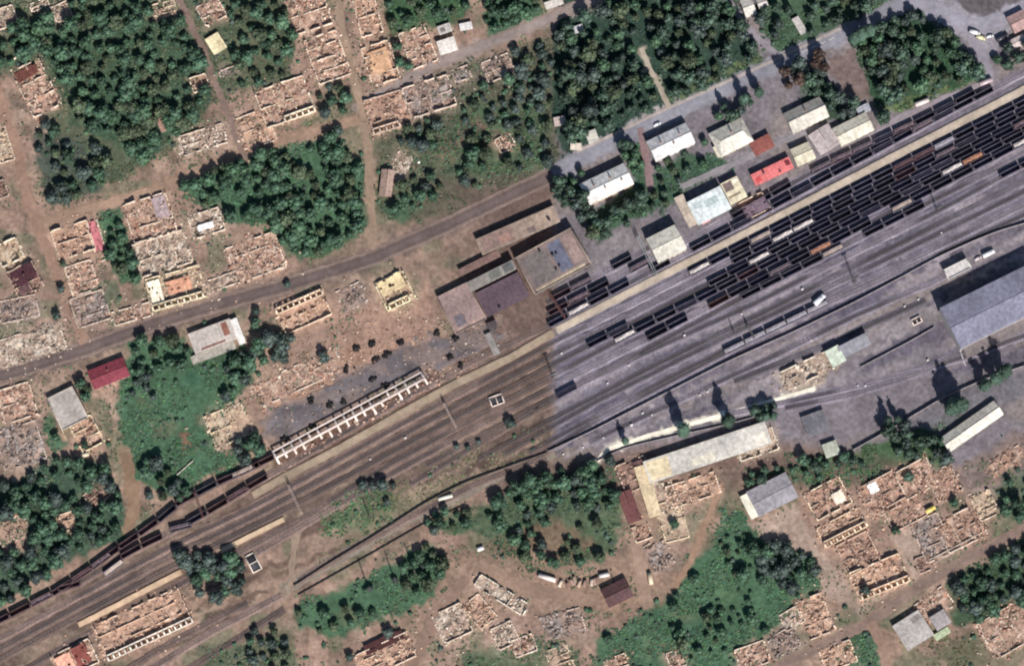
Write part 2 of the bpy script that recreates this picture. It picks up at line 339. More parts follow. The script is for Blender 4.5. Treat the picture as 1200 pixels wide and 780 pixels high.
# centre line of the clean street
for k in range(7):
    x0 = 908+k*10.5; q = lambda x: (x, 66-(x-930)*0.457)
    strip('road_marking', [q(x0), q(x0+3.5), q(x0+7)], 0.9, (210, 205, 200), soft=0.2, jit=0.0)
def slab(name, pts, width, h, colour, edge=None):
    me = strip_mesh(name, pts, width, colour, h, jit=0.35, edge=edge, step=4)
    # give the raised slab its side faces
    V = np.array([v.co[:] for v in me.vertices]); C = np.zeros((len(V), 4), np.float32); me.color_attributes['Col'].data.foreach_get('color', C.ravel()) if False else None
    cc = np.empty(len(V)*4, np.float32); me.color_attributes['Col'].data.foreach_get('color', cc); cc = cc.reshape(-1, 4)[:, :3]
    m = 8; n = len(V)//m; b = V.copy(); b[:, 2] = -0.1
    F = []
    i = (np.arange(n-1)[:, None]*m+np.arange(m-1)[None]).ravel(); F.append(np.stack([i, i+1, i+m+1, i+m], 1)[:, ::-1])
    N = n*m; r = np.arange(n-1)*m
    F.append(np.stack([r, r+m, r+m+N, r+N], 1)[:, ::-1]); r2 = r+m-1; F.append(np.stack([r2, r2+m, r2+m+N, r2+N], 1))
    for e, fl in ((np.arange(m-1), 1), (np.arange(m-1)+(n-1)*m, 0)):
        F.append(np.stack([e, e+1, e+1+N, e+N], 1)[:, ::(1 if fl else -1)])
    return link(name, mesh_np(name, np.concatenate([V, b]), np.concatenate(F), np.concatenate([cc, cc*0.9]), M_ROAD), kind='structure')
slab('platform', [(652, 387), (760, 331), (900, 260), (1050, 182), (1185, 113), (1240, 84)], 9.5, 0.55, (186, 170, 152), edge=(160, 148, 138))
slab('platform', [(296, 580), (330, 560), (400, 524), (470, 484), (540, 446), (600, 418), (649, 389)], 9.5, 0.5, (158, 140, 120), edge=(138, 120, 104))
slab('platform', [(92, 732), (150, 702), (213, 669)], 6.5, 0.9, (206, 176, 146), edge=(186, 156, 130))
slab('platform', [(258, 646), (295, 627), (333, 608)], 6, 0.9, (206, 180, 150), edge=(176, 150, 126))

# ------------------------------------------------------------------ railway tracks
M_BALLAST = mat('track_ballast', rough=0.95, var=0.3, scale=0.9, attr=True, spec=0.15)
M_SLEEPER = mat('sleeper_timber', (0.10, 0.085, 0.08), 0.9, 0.3, 2.0)
M_RAIL = mat('rail_steel', (0.20, 0.17, 0.16), 0.5, 0.2, 1.0, metal=0.3, spec=0.5)
RAILPATH = {}
def track(key, pts, wear=None):
    wear = wear or (0.66+0.6*rng.random())
    q = resample(pts, 6); X, Y = PV(q[:, 0], q[:, 1]); p = np.stack([X, Y], 1); RAILPATH[key] = p
    d = np.gradient(p, axis=0); d /= np.linalg.norm(d, axis=1)[:, None]; nr = np.stack([-d[:, 1], d[:, 0]], 1); n = len(p)
    rr = right_side(q[:, 0], q[:, 1])[:, None]
    mid = A((80, 64, 62))*(1-rr)+A((54, 52, 70))*rr; out = A((126, 106, 98))*(1-rr)+A((132, 124, 133))*rr
    V = []; C = []
    prof = ((-2.4, 0.02), (-1.6, 0.26), (-0.9, 0.28), (0, 0.27), (0.9, 0.28), (1.6, 0.26), (2.4, 0.02))
    u_ = p[:, 0]*0.88+p[:, 1]*0.46; v_ = -p[:, 0]*0.46+p[:, 1]*0.88
    mid = mid*(1-0.22*sm((q[:, 0]-480)/130)[:, None]*(1-rr)); out = out*(1-0.28*sm((q[:, 0]-480)/130)[:, None]*(1-rr))  # same vignette painted into the track colours west of the seam
    cover = (sm((vnoise(u_+500, v_*6+500, 38, 23)-0.36)/0.3)*0.85)[:, None]; mid = mid*(1-cover)+out*0.92*cover
    for u, z in prof:
        f = 0.8+0.4*vnoise(p[:, 0]+u*3, p[:, 1], 7, 21); k = min(abs(u)/1.9, 1)**2
        o = u+(vnoise(p[:, 0], p[:, 1], 5, 22)-0.5)*(1.2 if abs(u) > 2 else 0)
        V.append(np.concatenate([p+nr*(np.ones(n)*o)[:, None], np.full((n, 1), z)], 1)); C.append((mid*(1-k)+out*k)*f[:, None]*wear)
    m = len(prof); i = (np.arange(n-1)[:, None]*m+np.arange(m-1)[None]).ravel()
    root = link('railway_track', mesh_np('railway_track', np.stack(V, 1).reshape(-1, 3), np.stack([i, i+1, i+m+1, i+m], 1), np.stack(C, 1).reshape(-1, 3), M_BALLAST), kind='structure')
    s = np.concatenate([[0], np.cumsum(np.hypot(*np.diff(p, axis=0).T))]); t = np.arange(0.4, s[-1], 0.65)
    c = np.stack([np.interp(t, s, p[:, 0]), np.interp(t, s, p[:, 1]), np.full(len(t), 0.30)], 1)
    a = np.interp(t, s, np.unwrap(np.arctan2(d[:, 1], d[:, 0])))
    ks = np.interp(t, s, cover[:, 0]) < 0.15+0.6*rng.random(len(t)); c, a = c[ks], a[ks]
    MB().boxes(c, (0.13, 1.3, 0.06), rz=a).part('sleepers', M_SLEEPER, root)
    for sg in (-0.76, 0.76):
        e = p+nr*sg; V = []
        for o, z in ((-0.08, 0.3), (-0.08, 0.52), (0.08, 0.52), (0.08, 0.3)):
            V.append(np.concatenate([e+nr*o, np.full((n, 1), z)], 1))
        i = (np.arange(n-1)[:, None]*4+np.arange(3)[None]).ravel()
        link('rail', mesh_np('rail', np.stack(V, 1).reshape(-1, 3), np.stack([i, i+4, i+5, i+1], 1), None, M_RAIL), root)
blend(sm((GX-470)/130)*0.85*sm((GY-190)/40)*sm((590-GY)/40)*(1-right_side(GX, GY)), (104, 86, 80))  # vignette put into the soil colour, darker towards the seam
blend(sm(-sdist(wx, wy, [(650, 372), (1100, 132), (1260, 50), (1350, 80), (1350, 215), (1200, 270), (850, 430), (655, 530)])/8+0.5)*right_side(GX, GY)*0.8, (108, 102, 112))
blend(sm(-sdist(wx, wy, [(660, 380), (700, 372), (800, 318), (1210, 112), (1300, 80), (1300, 150), (1180, 196), (960, 306), (830, 368), (740, 410)])/6+0.5)*right_side(GX, GY)*0.75, (84, 79, 90))  # ground darkened under the wagon rows: shadow in their gaps, as colour
blend(sm(-sdist(wx, wy, [(-150, 770), (60, 700), (300, 575), (640, 392), (648, 530), (450, 580), (300, 650), (60, 790), (-150, 860)])/10+0.5)*0.8, (112, 96, 86))
uu = wx*0.88-wy*0.47; vv = wx*0.47+wy*0.88; band = vnoise(uu/9+40, vv+300, 5.5, 95); bed = sm(-sdist(wx, wy, [(-150, 770), (60, 700), (300, 575), (640, 392), (648, 535), (450, 590), (330, 700), (150, 800), (-150, 900)])/10+0.5)
blend(bed*sm((band-0.55)/0.2)*0.7, (150, 128, 112)); blend(bed*sm((0.42-band)/0.2)*0.7, (84, 68, 62))
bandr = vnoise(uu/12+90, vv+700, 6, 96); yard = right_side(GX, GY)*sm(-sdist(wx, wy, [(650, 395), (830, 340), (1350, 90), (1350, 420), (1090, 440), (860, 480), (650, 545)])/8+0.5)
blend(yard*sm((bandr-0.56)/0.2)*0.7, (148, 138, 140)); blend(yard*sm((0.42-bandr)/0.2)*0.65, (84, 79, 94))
track('Ka', [(-80, 768), (0, 727), (72, 690), (110, 664), (138, 643), (165, 625), (190, 607), (215, 586), (235, 577), (253, 567), (285, 553), (312, 540)])
track('Kb', [(90, 684), (160, 643), (212, 618), (258, 592), (300, 566), (330, 549), (480, 463), (560, 421), (645, 381), (880, 257), (1100, 138), (1260, 55)])
track('Nb', [(640, 370), (720, 328), (770, 301), (865, 251), (960, 198), (1085, 139), (1150, 105)])
track('Nc', [(640, 355), (740, 303), (775, 282)])
track('K1', [(-80, 790), (0, 748), (200, 640), (300, 592), (480, 492), (560, 450), (650, 400), (740, 357), (821, 315), (1200, 121), (1260, 90)])
track('K2', [(-80, 803), (0, 760), (200, 652), (300, 604), (450, 522), (560, 462), (650, 415), (740, 369), (860, 307), (1200, 133), (1260, 102)])
track('K3', [(-80, 815), (0, 772), (200, 664), (330, 600), (450, 535), (560, 475), (650, 426), (740, 380), (850, 324), (1200, 145), (1260, 114)])
track('K4', [(-80, 845), (0, 800), (100, 744), (220, 680), (350, 610), (450, 548), (560, 488), (650, 439), (740, 391), (820, 351), (1200, 156), (1260, 125)])
track('K5', [(300, 648), (450, 560), (560, 500), (650, 452), (760, 397), (900, 324), (1200, 167), (1260, 137)])
track('K6', [(500, 545), (560, 513), (650, 465), (740, 419), (870, 349), (1000, 283), (1200, 181), (1260, 150)])
track('K7', [(480, 568), (600, 497), (667, 457), (760, 412), (880, 358), (1000, 297), (1100, 247), (1187, 200), (1260, 165)])
track('K8', [(560, 538), (650, 490), (760, 432), (900, 364), (1050, 288), (1200, 213), (1260, 182)])
track('K9', [(590, 532), (700, 470), (840, 400), (1000, 323), (1200, 225), (1260, 197)])
track('K10', [(620, 530), (760, 455), (900, 385), (1050, 314), (1200, 240), (1260, 212)])
track('K11', [(620, 542), (700, 492), (846, 415), (968, 356), (1100, 298), (1200, 252), (1260, 225)])
track('K12', [(690, 518), (800, 467), (900, 421), (1000, 371), (1090, 332), (1130, 312)])
track('K13', [(850, 486), (950, 465), (1060, 440), (1140, 415), (1260, 372)])
track('K14', [(150, 800), (240, 745), (330, 697)])
track('K15', [(180, 808), (260, 760), (333, 713)])
track('K16', [(120, 800), (205, 750), (290, 706)])
track('K17', [(640, 535), (560, 566), (480, 606), (400, 650), (350, 680)], 1.1)
track('K18', [(860, 447), (960, 408), (1040, 372), (1085, 352)])
track('K19', [(920, 478), (1000, 462), (1080, 436), (1150, 400), (1240, 350)])

ground = None
def build_ground():
    f = 0.82+0.36*vnoise(GX, GY, 5, 31); f2 = 0.9+0.2*vnoise(GX, GY, 3, 32)
    c = gc*(f*f2)[..., None]
    rim = sm(np.minimum(np.minimum(GX+150, 1350-GX), np.minimum(GY+120, 900-GY))/70)[..., None]; c = c*rim+A((132, 118, 104))*(1-rim)
    nx = len(gx); i = (np.arange(len(gy)-1)[:, None]*nx+np.arange(nx-1)[None]).ravel()
    V = np.stack([WXf, WYf, np.zeros_like(WXf)], -1).reshape(-1, 3)
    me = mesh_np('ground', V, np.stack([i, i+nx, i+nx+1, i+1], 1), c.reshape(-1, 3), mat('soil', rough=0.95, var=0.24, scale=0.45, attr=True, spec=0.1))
    return link('ground', me, kind='structure')

# ------------------------------------------------------------------ wagons
M_WAG = {k: mat('wagon_paint_'+k, lin(c), 0.7, 0.25, 0.8, spec=0.3, rnd=0.12) for k, c in dict(navy=(58, 56, 80), black=(58, 54, 66), maroon=(86, 64, 72), grey=(140, 134, 146), brown=(96, 70, 66), blue=(44, 52, 96)).items()}
M_RIM = mat('wagon_rim', lin((128, 120, 132)), 0.7, 0.3, 0.6, rnd=0.4)
M_RIMB = mat('wagon_rim_rusty', lin((122, 98, 100)), 0.7, 0.3, 0.6, rnd=0.3)
M_UNDER = mat('wagon_underframe', (0.03, 0.03, 0.035), 0.8, 0.2, 1.0)
LOADC = dict(coal=(46, 44, 58), rust=(98, 76, 80), gravel=(160, 154, 160), white=(226, 214, 206), orange=(176, 128, 104), scrap=(116, 100, 106), pale=(176, 158, 146))
M_LOAD = {k: mat('wagon_load_'+k, lin(c), 0.95, 0.35, 1.6) for k, c in LOADC.items()}
def wagon_proto(colour, load):
    root = thing('freight_wagon', '', 'freight wagon', (0, 0, -500))
    hl, hw, z0, z1 = 6.4, 1.5, 1.25, 3.35
    b = MB().box(-hl, -hw, z0-0.12, hl, hw, z0)
    b.box(-hl, -hw, z0, hl, -hw+0.12, z1-0.1).box(-hl, hw-0.12, z0, hl, hw, z1-0.1).box(-hl, -hw+0.12, z0, -hl+0.12, hw-0.12, z1-0.1).box(hl-0.12, -hw+0.12, z0, hl, hw-0.12, z1-0.1)
    for x in np.linspace(-hl+0.6, hl-0.6, 8):
        b.box(x-0.07, -hw-0.1, z0+0.05, x+0.07, -hw, z1-0.15).box(x-0.07, hw, z0+0.05, x+0.07, hw+0.1, z1-0.15)
    b.part('body', M_WAG[colour], root)
    r = MB()
    r.box(-hl-0.04, -hw-0.06, z1-0.1, hl+0.04, -hw+0.16, z1).box(-hl-0.04, hw-0.16, z1-0.1, hl+0.04, hw+0.06, z1)
    r.box(-hl-0.04, -hw+0.16, z1-0.1, -hl+0.2, hw-0.16, z1).box(hl-0.2, -hw+0.16, z1-0.1, hl+0.04, hw-0.16, z1)
    r.part('rim', M_RIMB if colour in ('maroon', 'brown') else M_RIM, root)
    u = MB().box(-hl-0.3, -0.3, 0.9, hl+0.3, 0.3, z0-0.14).box(-hl-0.3, -1.2, 0.95, -hl+0.05, -0.32, z0-0.15).box(hl-0.05, 0.32, 0.95, hl+0.3, 1.2, z0-0.15)
    u.part('underframe', M_UNDER, root)
    for x in (-4.3, 4.3):
        g = MB().box(x-1.2, -1.05, 0.55, x+1.2, -0.95, 0.85).box(x-1.2, 0.95, 0.55, x+1.2, 1.05, 0.85).box(x-0.3, -0.95, 0.6, x+0.3, 0.95, 0.86)
        for q in (-0.92, 0.92):
            for s in (-0.76, 0.76): g.tube((x+q, s-0.06, 0.98-0.48), (x+q, s+0.06, 0.5), 0.46, k=10)
        g.part('bogie', M_UNDER, root)
    if load:
        n = 15; xs = np.linspace(-hl+0.14, hl-0.14, n); ys = np.linspace(-hw+0.14, hw-0.14, 5); X, Y = np.meshgrid(xs, ys)
        top = {'white': 2.7, 'orange': 2.9, 'pale': 2.8, 'gravel': 3.0}.get(load, 2.5)
        Z = top-0.25+0.5*rng.random(X.shape)-0.4*np.abs(Y/hw)**2
        if load in ('scrap', 'white', 'orange'): Z += 0.5*(rng.random(X.shape)-0.5)
        Z = np.clip(Z, z0+0.1, 3.9)
        i = (np.arange(4)[:, None]*n+np.arange(n-1)[None]).ravel()
        link('load', mesh_np('load', np.stack([X, Y, Z], -1).reshape(-1, 3), np.stack([i, i+1, i+n+1, i+n], 1), None, M_LOAD[load]), root)
    return root
PROTO = {}
CNAME = dict(navy='dark navy', black='blackish', maroon='maroon', grey='grey', brown='rust brown', blue='deep blue')
LNAME = {None: 'empty', 'coal': 'coal-filled', 'rust': 'rust-loaded', 'gravel': 'gravel-filled', 'white': 'white-topped', 'orange': 'orange-loaded', 'scrap': 'scrap-filled', 'pale': 'sand-filled'}
CODE = dict(n=('navy', None), N=('navy', 'coal'), b=('black', None), B=('black', 'coal'), m=('maroon', None), M=('maroon', 'rust'), g=('grey', 'gravel'), w=('black', 'white'), o=('brown', 'orange'), s=('maroon', 'scrap'), S=('black', 'scrap'), u=('blue', 'coal'), p=('grey', 'pale'), r=('brown', 'rust'), R=('brown', None))
def put_wagon(code, loc, rz, label, group, rx=0.0):
    if code not in PROTO: o = PROTO[code] = wagon_proto(*CODE[code])
    else: o = copy_tree(PROTO[code])
    o.location = loc; o.rotation_euler = (rx, 0, rz); o['label'] = label; o['group'] = group
    return o
def wagons(key, x0, codes, where, group, pitch=13.62):
    """a string of wagons from photo column x0 eastwards along a track; '.' leaves a place empty"""
    p = RAILPATH[key]; s = np.concatenate([[0], np.cumsum(np.hypot(*np.diff(p, axis=0).T))])
    X0 = (x0-600)*0.5
    s0 = np.interp(X0, p[:, 0], s)
    k = 0
    for i, c in enumerate(codes):
        if c == '.': continue
        t = s0+pitch*(i+0.5); x = np.interp(t, s, p[:, 0]); y = np.interp(t, s, p[:, 1])
        x2 = np.interp(t+3, s, p[:, 0]); y2 = np.interp(t+3, s, p[:, 1])
        if t > s[-1]: break
        cn, ld = CODE[c]
        lab = f"{LNAME[ld]} {CNAME[cn]} wagon, {ORD[k]} from the west {where}"
        put_wagon(c, (x, y, 0.06), math.atan2(y2-y, x2-x), lab, group); k += 1
wagons('Kb', 642, 'nwbn.b.bnNbnBbnbNnSNbb', 'in the string hugging the platform', 'wagons on the siding along the platform')
wagons('Nb', 642, 'msb.S....bnb.SsSNsbNb', 'in the string below the warehouses', 'wagons on the second siding north of the platform')
wagons('Nc', 645, 'mS.b', 'in the short wrecked row by the gantry', 'wrecked wagons by the gantry')
wagons('K1', 808, 'wnbpnbnbnbMMgbnnb', 'in the yard row nearest the platform', 'wagons in the first yard row')
wagons('K2', 858, 'bnwwnbnbmnSBnnbs', 'in the second yard row', 'wagons in the second yard row')
wagons('K3', 688, 'nN', 'on the shaded outlying pair of yard', 'outlying pair of yard wagons')
wagons('K3', 830, 'bnwbnnbnbnuNbnnsb', 'in the third yard row', 'wagons in the third yard row')
wagons('K4', 720, 'wnbNnbmnnbbnubBbwonbn', 'in the fourth yard row', 'wagons in the fourth yard row')
wagons('K5', 758, 'bn.RbnSbonb.pnbbnnwsb', 'in the fifth yard row', 'wagons in the fifth yard row')
wagons('K6', 868, 'bbnbp.bnb', 'in the short sixth yard row', 'wagons in the sixth yard row')
wagons('K7', 652, 'u', 'and alone on its bend', None)
wagons('K7', 1175, 'nb', 'in the dark pair at the east edge', 'dark pair of wagons at the east edge')
wagons('K11', 848, 'ggggg', 'in the grey rake beside the wall', 'grey gravel rake')
wagons('Ka', -30, 'mmRsmrs', 'in the burnt lower rake', 'burnt wagons in the corner')
wagons('Ka', 122, 'mmmbmbmm', 'in the burnt rake by the lawn', 'burnt wagons beside the lawn')
wagons('Ka', 274, 'pR', 'in the pair beside the frame ruin', 'wagon pair beside the frame ruin')
wagons('Kb', 146, 'mm.', 'in the burnt inner pair', 'burnt inner pair of wagons')
wagons('Kb', 222, 'bRrR', 'in the rusty pair below the lawn', 'rusty pair of wagons')
x, y = P(132, 664); put_wagon('p', (x, y, 0.1), R(38), 'pale derailed wagon lying across the burnt siding', 'derailed wagons', R(24))
x, y = P(82, 688); put_wagon('m', (x, y, 0.1), R(15), 'maroon derailed wagon skewed off the burnt siding', 'derailed wagons', R(-12))
x, y = P(212, 618); put_wagon('S', (x, y, 0.05), R(14), 'scrap-strewn dark wagon skewed across the wrecked inner siding', 'derailed wagons')

# ------------------------------------------------------------------ ruins
PAL = {
 'pink': [(198, 164, 144), (176, 140, 122), (214, 190, 168), (152, 114, 98), (118, 90, 80), (230, 212, 192), (158, 138, 126), (182, 128, 106)],
 'orange': [(208, 162, 128), (192, 136, 104), (224, 188, 154), (150, 98, 76), (118, 80, 66), (236, 216, 190), (172, 124, 98)],
 'pale': [(208, 192, 172), (186, 168, 152), (230, 218, 202), (152, 132, 118), (120, 104, 94), (200, 170, 150)],
 'yellow': [(218, 200, 158), (198, 174, 138), (230, 218, 190), (168, 142, 112), (138, 114, 96), (206, 170, 138)],
 'grey': [(164, 152, 146), (140, 128, 124), (184, 172, 164), (112, 98, 92), (94, 82, 76), (190, 160, 142)],
 'burnt': [(112, 78, 70), (90, 58, 54), (136, 100, 88), (70, 50, 46), (176, 146, 126), (150, 104, 84)],
 'brick': [(170, 118, 94), (140, 90, 72), (200, 154, 126), (114, 74, 62), (222, 196, 170), (96, 68, 60)],
}
for k_ in ('orange', 'brick', 'burnt', 'yellow'):
    PAL[k_] = [tuple(0.56*a+0.44*b for a, b in zip(c, (196, 174, 160))) for c in PAL[k_]]
PALN = {k: np.array([lin(c) for c in v]) for k, v in PAL.items()}
M_RUB = mat('rubble_masonry', rough=0.95, var=0.22, scale=1.2, attr=True, spec=0.1)
M_RWALL = mat('ruin_wall_plaster', rough=0.92, var=0.25, scale=0.8, attr=True, spec=0.1)
M_BEAM = mat('charred_timber', lin((96, 76, 66)), 0.9, 0.35, 1.5)
LOOSE = MB()
RECTS = []
def chunks(mb, x, y, z, pal, smin, smax, flat=0.45):
    n = len(x); s = smin+(smax-smin)*rng.random(n)**2.2
    h = np.stack([s*(0.6+0.8*rng.random(n)), s*(0.4+0.6*rng.random(n)), s*flat*(0.3+0.9*rng.random(n))], 1)
    col = PALN[pal][rng.integers(0, len(PALN[pal]), n)]*0.72+PALN[pal].mean(0)*0.28; bright = rng.random((n, 1)); col = col*(0.62+0.6*rng.random((n, 1)))*np.where(bright > 0.9, 1.35, 1)*np.where(bright < 0.12, 0.45, 1)
    mb.boxes(np.stack([x, y, z+h[:, 2]*0.5], 1), h, rz=rng.random(n)*6.3, rx=(rng.random(n)-0.5)*0.9, ry=(rng.random(n)-0.5)*0.9, col=np.clip(col, 0, 0.9))
def ruin(cx, cy, L_, W_, a, pal, label, h=3.0, div=(3, 1), cells=None, group=None, name='ruined_house', keep=0.76, roof=None, wallc=None, dens=1.0, beams=8, mound=1.0):
    X, Y = P(cx, cy); L2, W2 = L_*0.25, W_*0.25; ar = R(a)
    root = thing(name, label, 'ruin', (X, Y, 0), ar, group or 'ruined buildings')
    pm = np.mean(PAL[pal], 0)
    ca, sa = math.cos(ar), math.sin(ar)
    cor = [(cx+(u*ca-v*sa)*1.0, cy-(u*sa+v*ca)*1.0) for u, v in ((-L_/2, -W_/2), (L_/2, -W_/2), (L_/2, W_/2), (-L_/2, W_/2))]
    zone(cor, tuple(pm*0.5+np.array((156, 132, 118))*0.5), 24, 0.85)
    RECTS.append((cx, cy, L_, W_, ar))
    wc = np.array(lin(wallc)) if wallc else None
    def wcol(n):
        P_ = PALN[pal]
        cream = np.array(lin((232, 212, 192))); base = (np.broadcast_to(wc, (n, 3))*0.75+P_[[0, 2]][rng.integers(0, 2, n)]*0.25) if wc is not None else (P_[[0, 2]][rng.integers(0, 2, n)]*0.5+P_[5 if len(P_) > 5 else 2]*0.5)
        base = base*0.55+cream*0.45
        return np.clip(base*(0.85+0.35*rng.random((n, 1))), 0, 0.85)
    def wall(mb, p, q, hh, keep_, th=0.6):
        p = np.array(p, float); q = np.array(q, float); d = q-p; ln = np.linalg.norm(d); n = max(int(ln/1.5), 1); k = np.arange(n)
        prof = np.clip(0.35+1.1*(vnoise(k*1.0+rng.random()*90, k*0+rng.random()*90, 2.2, 41)), 0.15, 1.2)*hh
        ok = vnoise(k+rng.random()*200, k*0+rng.random()*200, 2.6, 43) < keep_*0.55+0.28*keep_
        if not ok.any(): return
        c = p[None]+d[None]*((k+0.5)/n)[:, None]; m = ok.sum()
        hz = prof*(0.8+0.4*rng.random(n))
        cc = np.stack([c[ok, 0], c[ok, 1], hz[ok]/2], 1)
        mb.boxes(cc, np.stack([np.full(m, ln/n/2), th/2*(0.85+0.3*rng.random(m)), hz[ok]/2], 1), rz=math.atan2(d[1], d[0]), col=wcol(m))
    t = 0.25; mb = MB()
    if keep > 0:
        for p, q in (((-L2, -W2), (L2, -W2)), ((-L2, W2), (L2, W2)), ((-L2, -W2+t), (-L2, W2-t)), ((L2, -W2+t), (L2, W2-t))): wall(mb, p, q, h, keep)
        if mb.n: mb.part('outer_wall', M_RWALL, root)
        pw = MB()
        for k in range(1, div[0]):
            x = -L2+2*L2*k/div[0]+(rng.random()-0.5)*1.5; wall(pw, (x, -W2+0.3), (x, W2-0.3), h*0.75, keep*0.8, 0.32)
        for k in range(1, div[1]+1):
            y = -W2+2*W2*k/(div[1]+1)+(rng.random()-0.5)*1.2; wall(pw, (-L2+0.3, y), (L2-0.3, y), h*0.75, keep*0.8, 0.32)
        if pw.n: pw.part('partition_wall', M_RWALL, root)
    if cells:                                                   # a row of roofless rooms along one long side, walls still at full height
        side = -1 if cells[0] == 'S' else 1; wc = np.array(lin(cells[3])) if len(cells) > 3 else wc; dep = 3.6; n = max(int(2*L2*cells[1]/3.4), 2); x0 = -L2+2*L2*cells[2]; x1 = min(x0+2*L2*cells[1], L2)
        yo = side*(W2+0.5); yi = yo-side*dep; fw = MB(); hh = 3.4; xs = np.linspace(x0, x1, n+1)
        fw.box(x0, min(yi-0.25, yi+0.25), 0, x1, max(yi-0.25, yi+0.25), hh, wcol(1))
        for k in range(n+1):
            x = xs[k]; ya, yb = sorted((yo-side*0.3, yi+side*0.26)); fw.box(x-0.5, ya, 0, x+0.5, yb, hh*0.97, wcol(1))
        for k in range(n):                                       # the outer face: piers, sills and lintels round window openings
            a0, a1 = xs[k], xs[k+1]; wd = (a1-a0)*0.3; ya, yb = sorted((yo-side*0.3, yo)); col = wcol(1)
            fw.box(a0, ya, 0, a0+wd, yb, hh, col).box(a1-wd, ya, 0, a1, yb, hh, col).box(a0+wd, ya, 0, a1-wd, yb, 1.0, col).box(a0+wd, ya, hh-0.5, a1-wd, yb, hh, col)
        fw.part('window_wall', M_RWALL, root)
    # mound of fallen masonry with an uneven outline
    st = 0.9; nx, ny = int(2*L2*1.15/st)+2, int(2*W2*1.2/st)+2
    xs = np.linspace(-L2*1.12, L2*1.12, nx); ys = np.linspace(-W2*1.15, W2*1.15, ny); XX, YY = np.meshgrid(xs, ys)
    ox, oy = rng.random(2)*200
    edge = np.minimum(1.12-np.abs(XX/L2), (1.15-np.abs(YY/W2)))*min(L2, W2)
    nz = vnoise(XX+ox, YY+oy, 3.2, 51)*0.6+vnoise(XX+ox, YY+oy, 1.3, 52)*0.5
    Z = (np.clip(nz-0.38, 0, 1)*2.1*mound+0.25*(rng.random(XX.shape)-0.4))*sm(edge/1.6)+0.05*sm(edge/0.6)-0.12*(edge < 0.3)
    idx = np.clip((vnoise(XX+oy, YY+ox, 2.2, 53)*1.3-0.15)*len(PAL[pal]), 0, len(PAL[pal])-1).astype(int)
    C = PALN[pal][idx]*0.6+PALN[pal].mean(0)*0.4; C = C*(0.72+0.36*rng.random(XX.shape))[..., None]
    soil = sm((vnoise(XX+oy*1.3, YY+ox*0.7, 6.5, 57)-0.42)/0.22)[..., None]*0.75; C = C*(1-soil)+(A((150, 122, 106))*0.7+PALN[pal].mean(0)*0.3)*soil
    i = (np.arange(ny-1)[:, None]*nx+np.arange(nx-1)[None]).ravel(); F = np.stack([i, i+1, i+nx+1, i+nx], 1)
    fe = (edge+5.0*(vnoise(XX+ox, YY+oy, 5.0, 54)-0.62)+2.0*(vnoise(XX+ox, YY+oy, 1.8, 58)-0.5)).ravel(); F = F[fe[F].min(1) > -0.1]
    if len(F): link('debris_mound', mesh_np('debris_mound', np.stack([XX, YY, Z], -1).reshape(-1, 3), F, C.reshape(-1, 3), M_RUB), root)
    n = int(4*L2*W2*0.95*dens)+12; x = (rng.random(n)*2-1)*L2*1.1; y = (rng.random(n)*2-1)*W2*1.12; okc = vnoise(x+ox, y+oy, 4.2, 56) > 0.45; x, y = x[okc], y[okc]; n = len(x)
    ii = np.clip(((x/L2/1.12+1)/2*(nx-1)).round().astype(int), 0, nx-1); jj = np.clip(((y/W2/1.15+1)/2*(ny-1)).round().astype(int), 0, ny-1)
    rb = MB(); chunks(rb, x, y, np.clip(Z[jj, ii], 0, 3), pal, 0.18, 0.85); rb.part('fallen_masonry', M_RUB, root)
    if beams:
        b = MB(); n = beams; x = (rng.random(n)*2-1)*L2*0.8; y = (rng.random(n)*2-1)*W2*0.8
        b.boxes(np.stack([x, y, 0.9+rng.random(n)*0.9], 1), np.stack([1.2+1.8*rng.random(n), np.full(n, 0.11), np.full(n, 0.09)], 1), rz=rng.random(n)*3.14, ry=(rng.random(n)-0.5)*0.5)
        b.part('roof_beam', M_BEAM, root)
    if roof:                                                     # remnant of roof sheet: (u0, v0, u1, v1) as shares of the plan, colour, height, tilt
        for (u0, v0, u1, v1, colr, zr, tl) in roof:
            n = 9; U, Vv = np.meshgrid(np.linspace(u0, u1, n), np.linspace(v0, v1, n)); xx = U*L2+(rng.random(U.shape)-0.5)*0.5; yy = Vv*W2+(rng.random(U.shape)-0.5)*0.5
            zz = zr+tl*(Vv-(v0+v1)/2)*W2+0.12*(rng.random(U.shape)-0.5); i = (np.arange(n-1)[:, None]*n+np.arange(n-1)[None]).ravel(); F = np.stack([i, i+1, i+n+1, i+n], 1); F = F[rng.random(len(F)) > 0.06]
            V = np.stack([xx, yy, zz], -1).reshape(-1, 3)
            V2 = V.copy(); V2[:, 2] -= 0.18
            link('roof_remnant', mesh_np('roof_remnant', np.concatenate([V, V2]), np.concatenate([F, F[:, ::-1]+n*n]), np.tile(np.array(lin(colr)), (2*n*n, 1))*(0.8+0.4*rng.random((2*n*n, 1))), M_RWALL), root)
    # loose pieces thrown further out
    n = int(4*L2*W2*0.38*dens); x = rng.normal(0, 0.8, n)*L2; y = rng.normal(0, 0.9, n)*W2
    chunks(LOOSE, X+x*ca-y*sa, Y+x*sa+y*ca, np.zeros(n), pal, 0.15, 0.75)
    return root
ruin(43, 104, 62, 36, -63, 'pink', 'jagged collapsed brick house left of the upper-left wood', cells=None, roof=[(-0.9, -0.9, -0.5, 0.6, (110, 70, 62), 2.0, 0.2)])
ruin(4, 22, 24, 30, -70, 'pale', 'pale heap of house walls in the top-left corner', h=1.8)
ruin(74, 18, 28, 20, -65, 'pale', 'small beige ruin between trees near the top-left corner', h=1.6, dens=0.8)
ruin(46, 6, 10, 22, -65, 'pale', 'narrow whitish ruin between two dark trees at the top', h=1.8, beams=2)
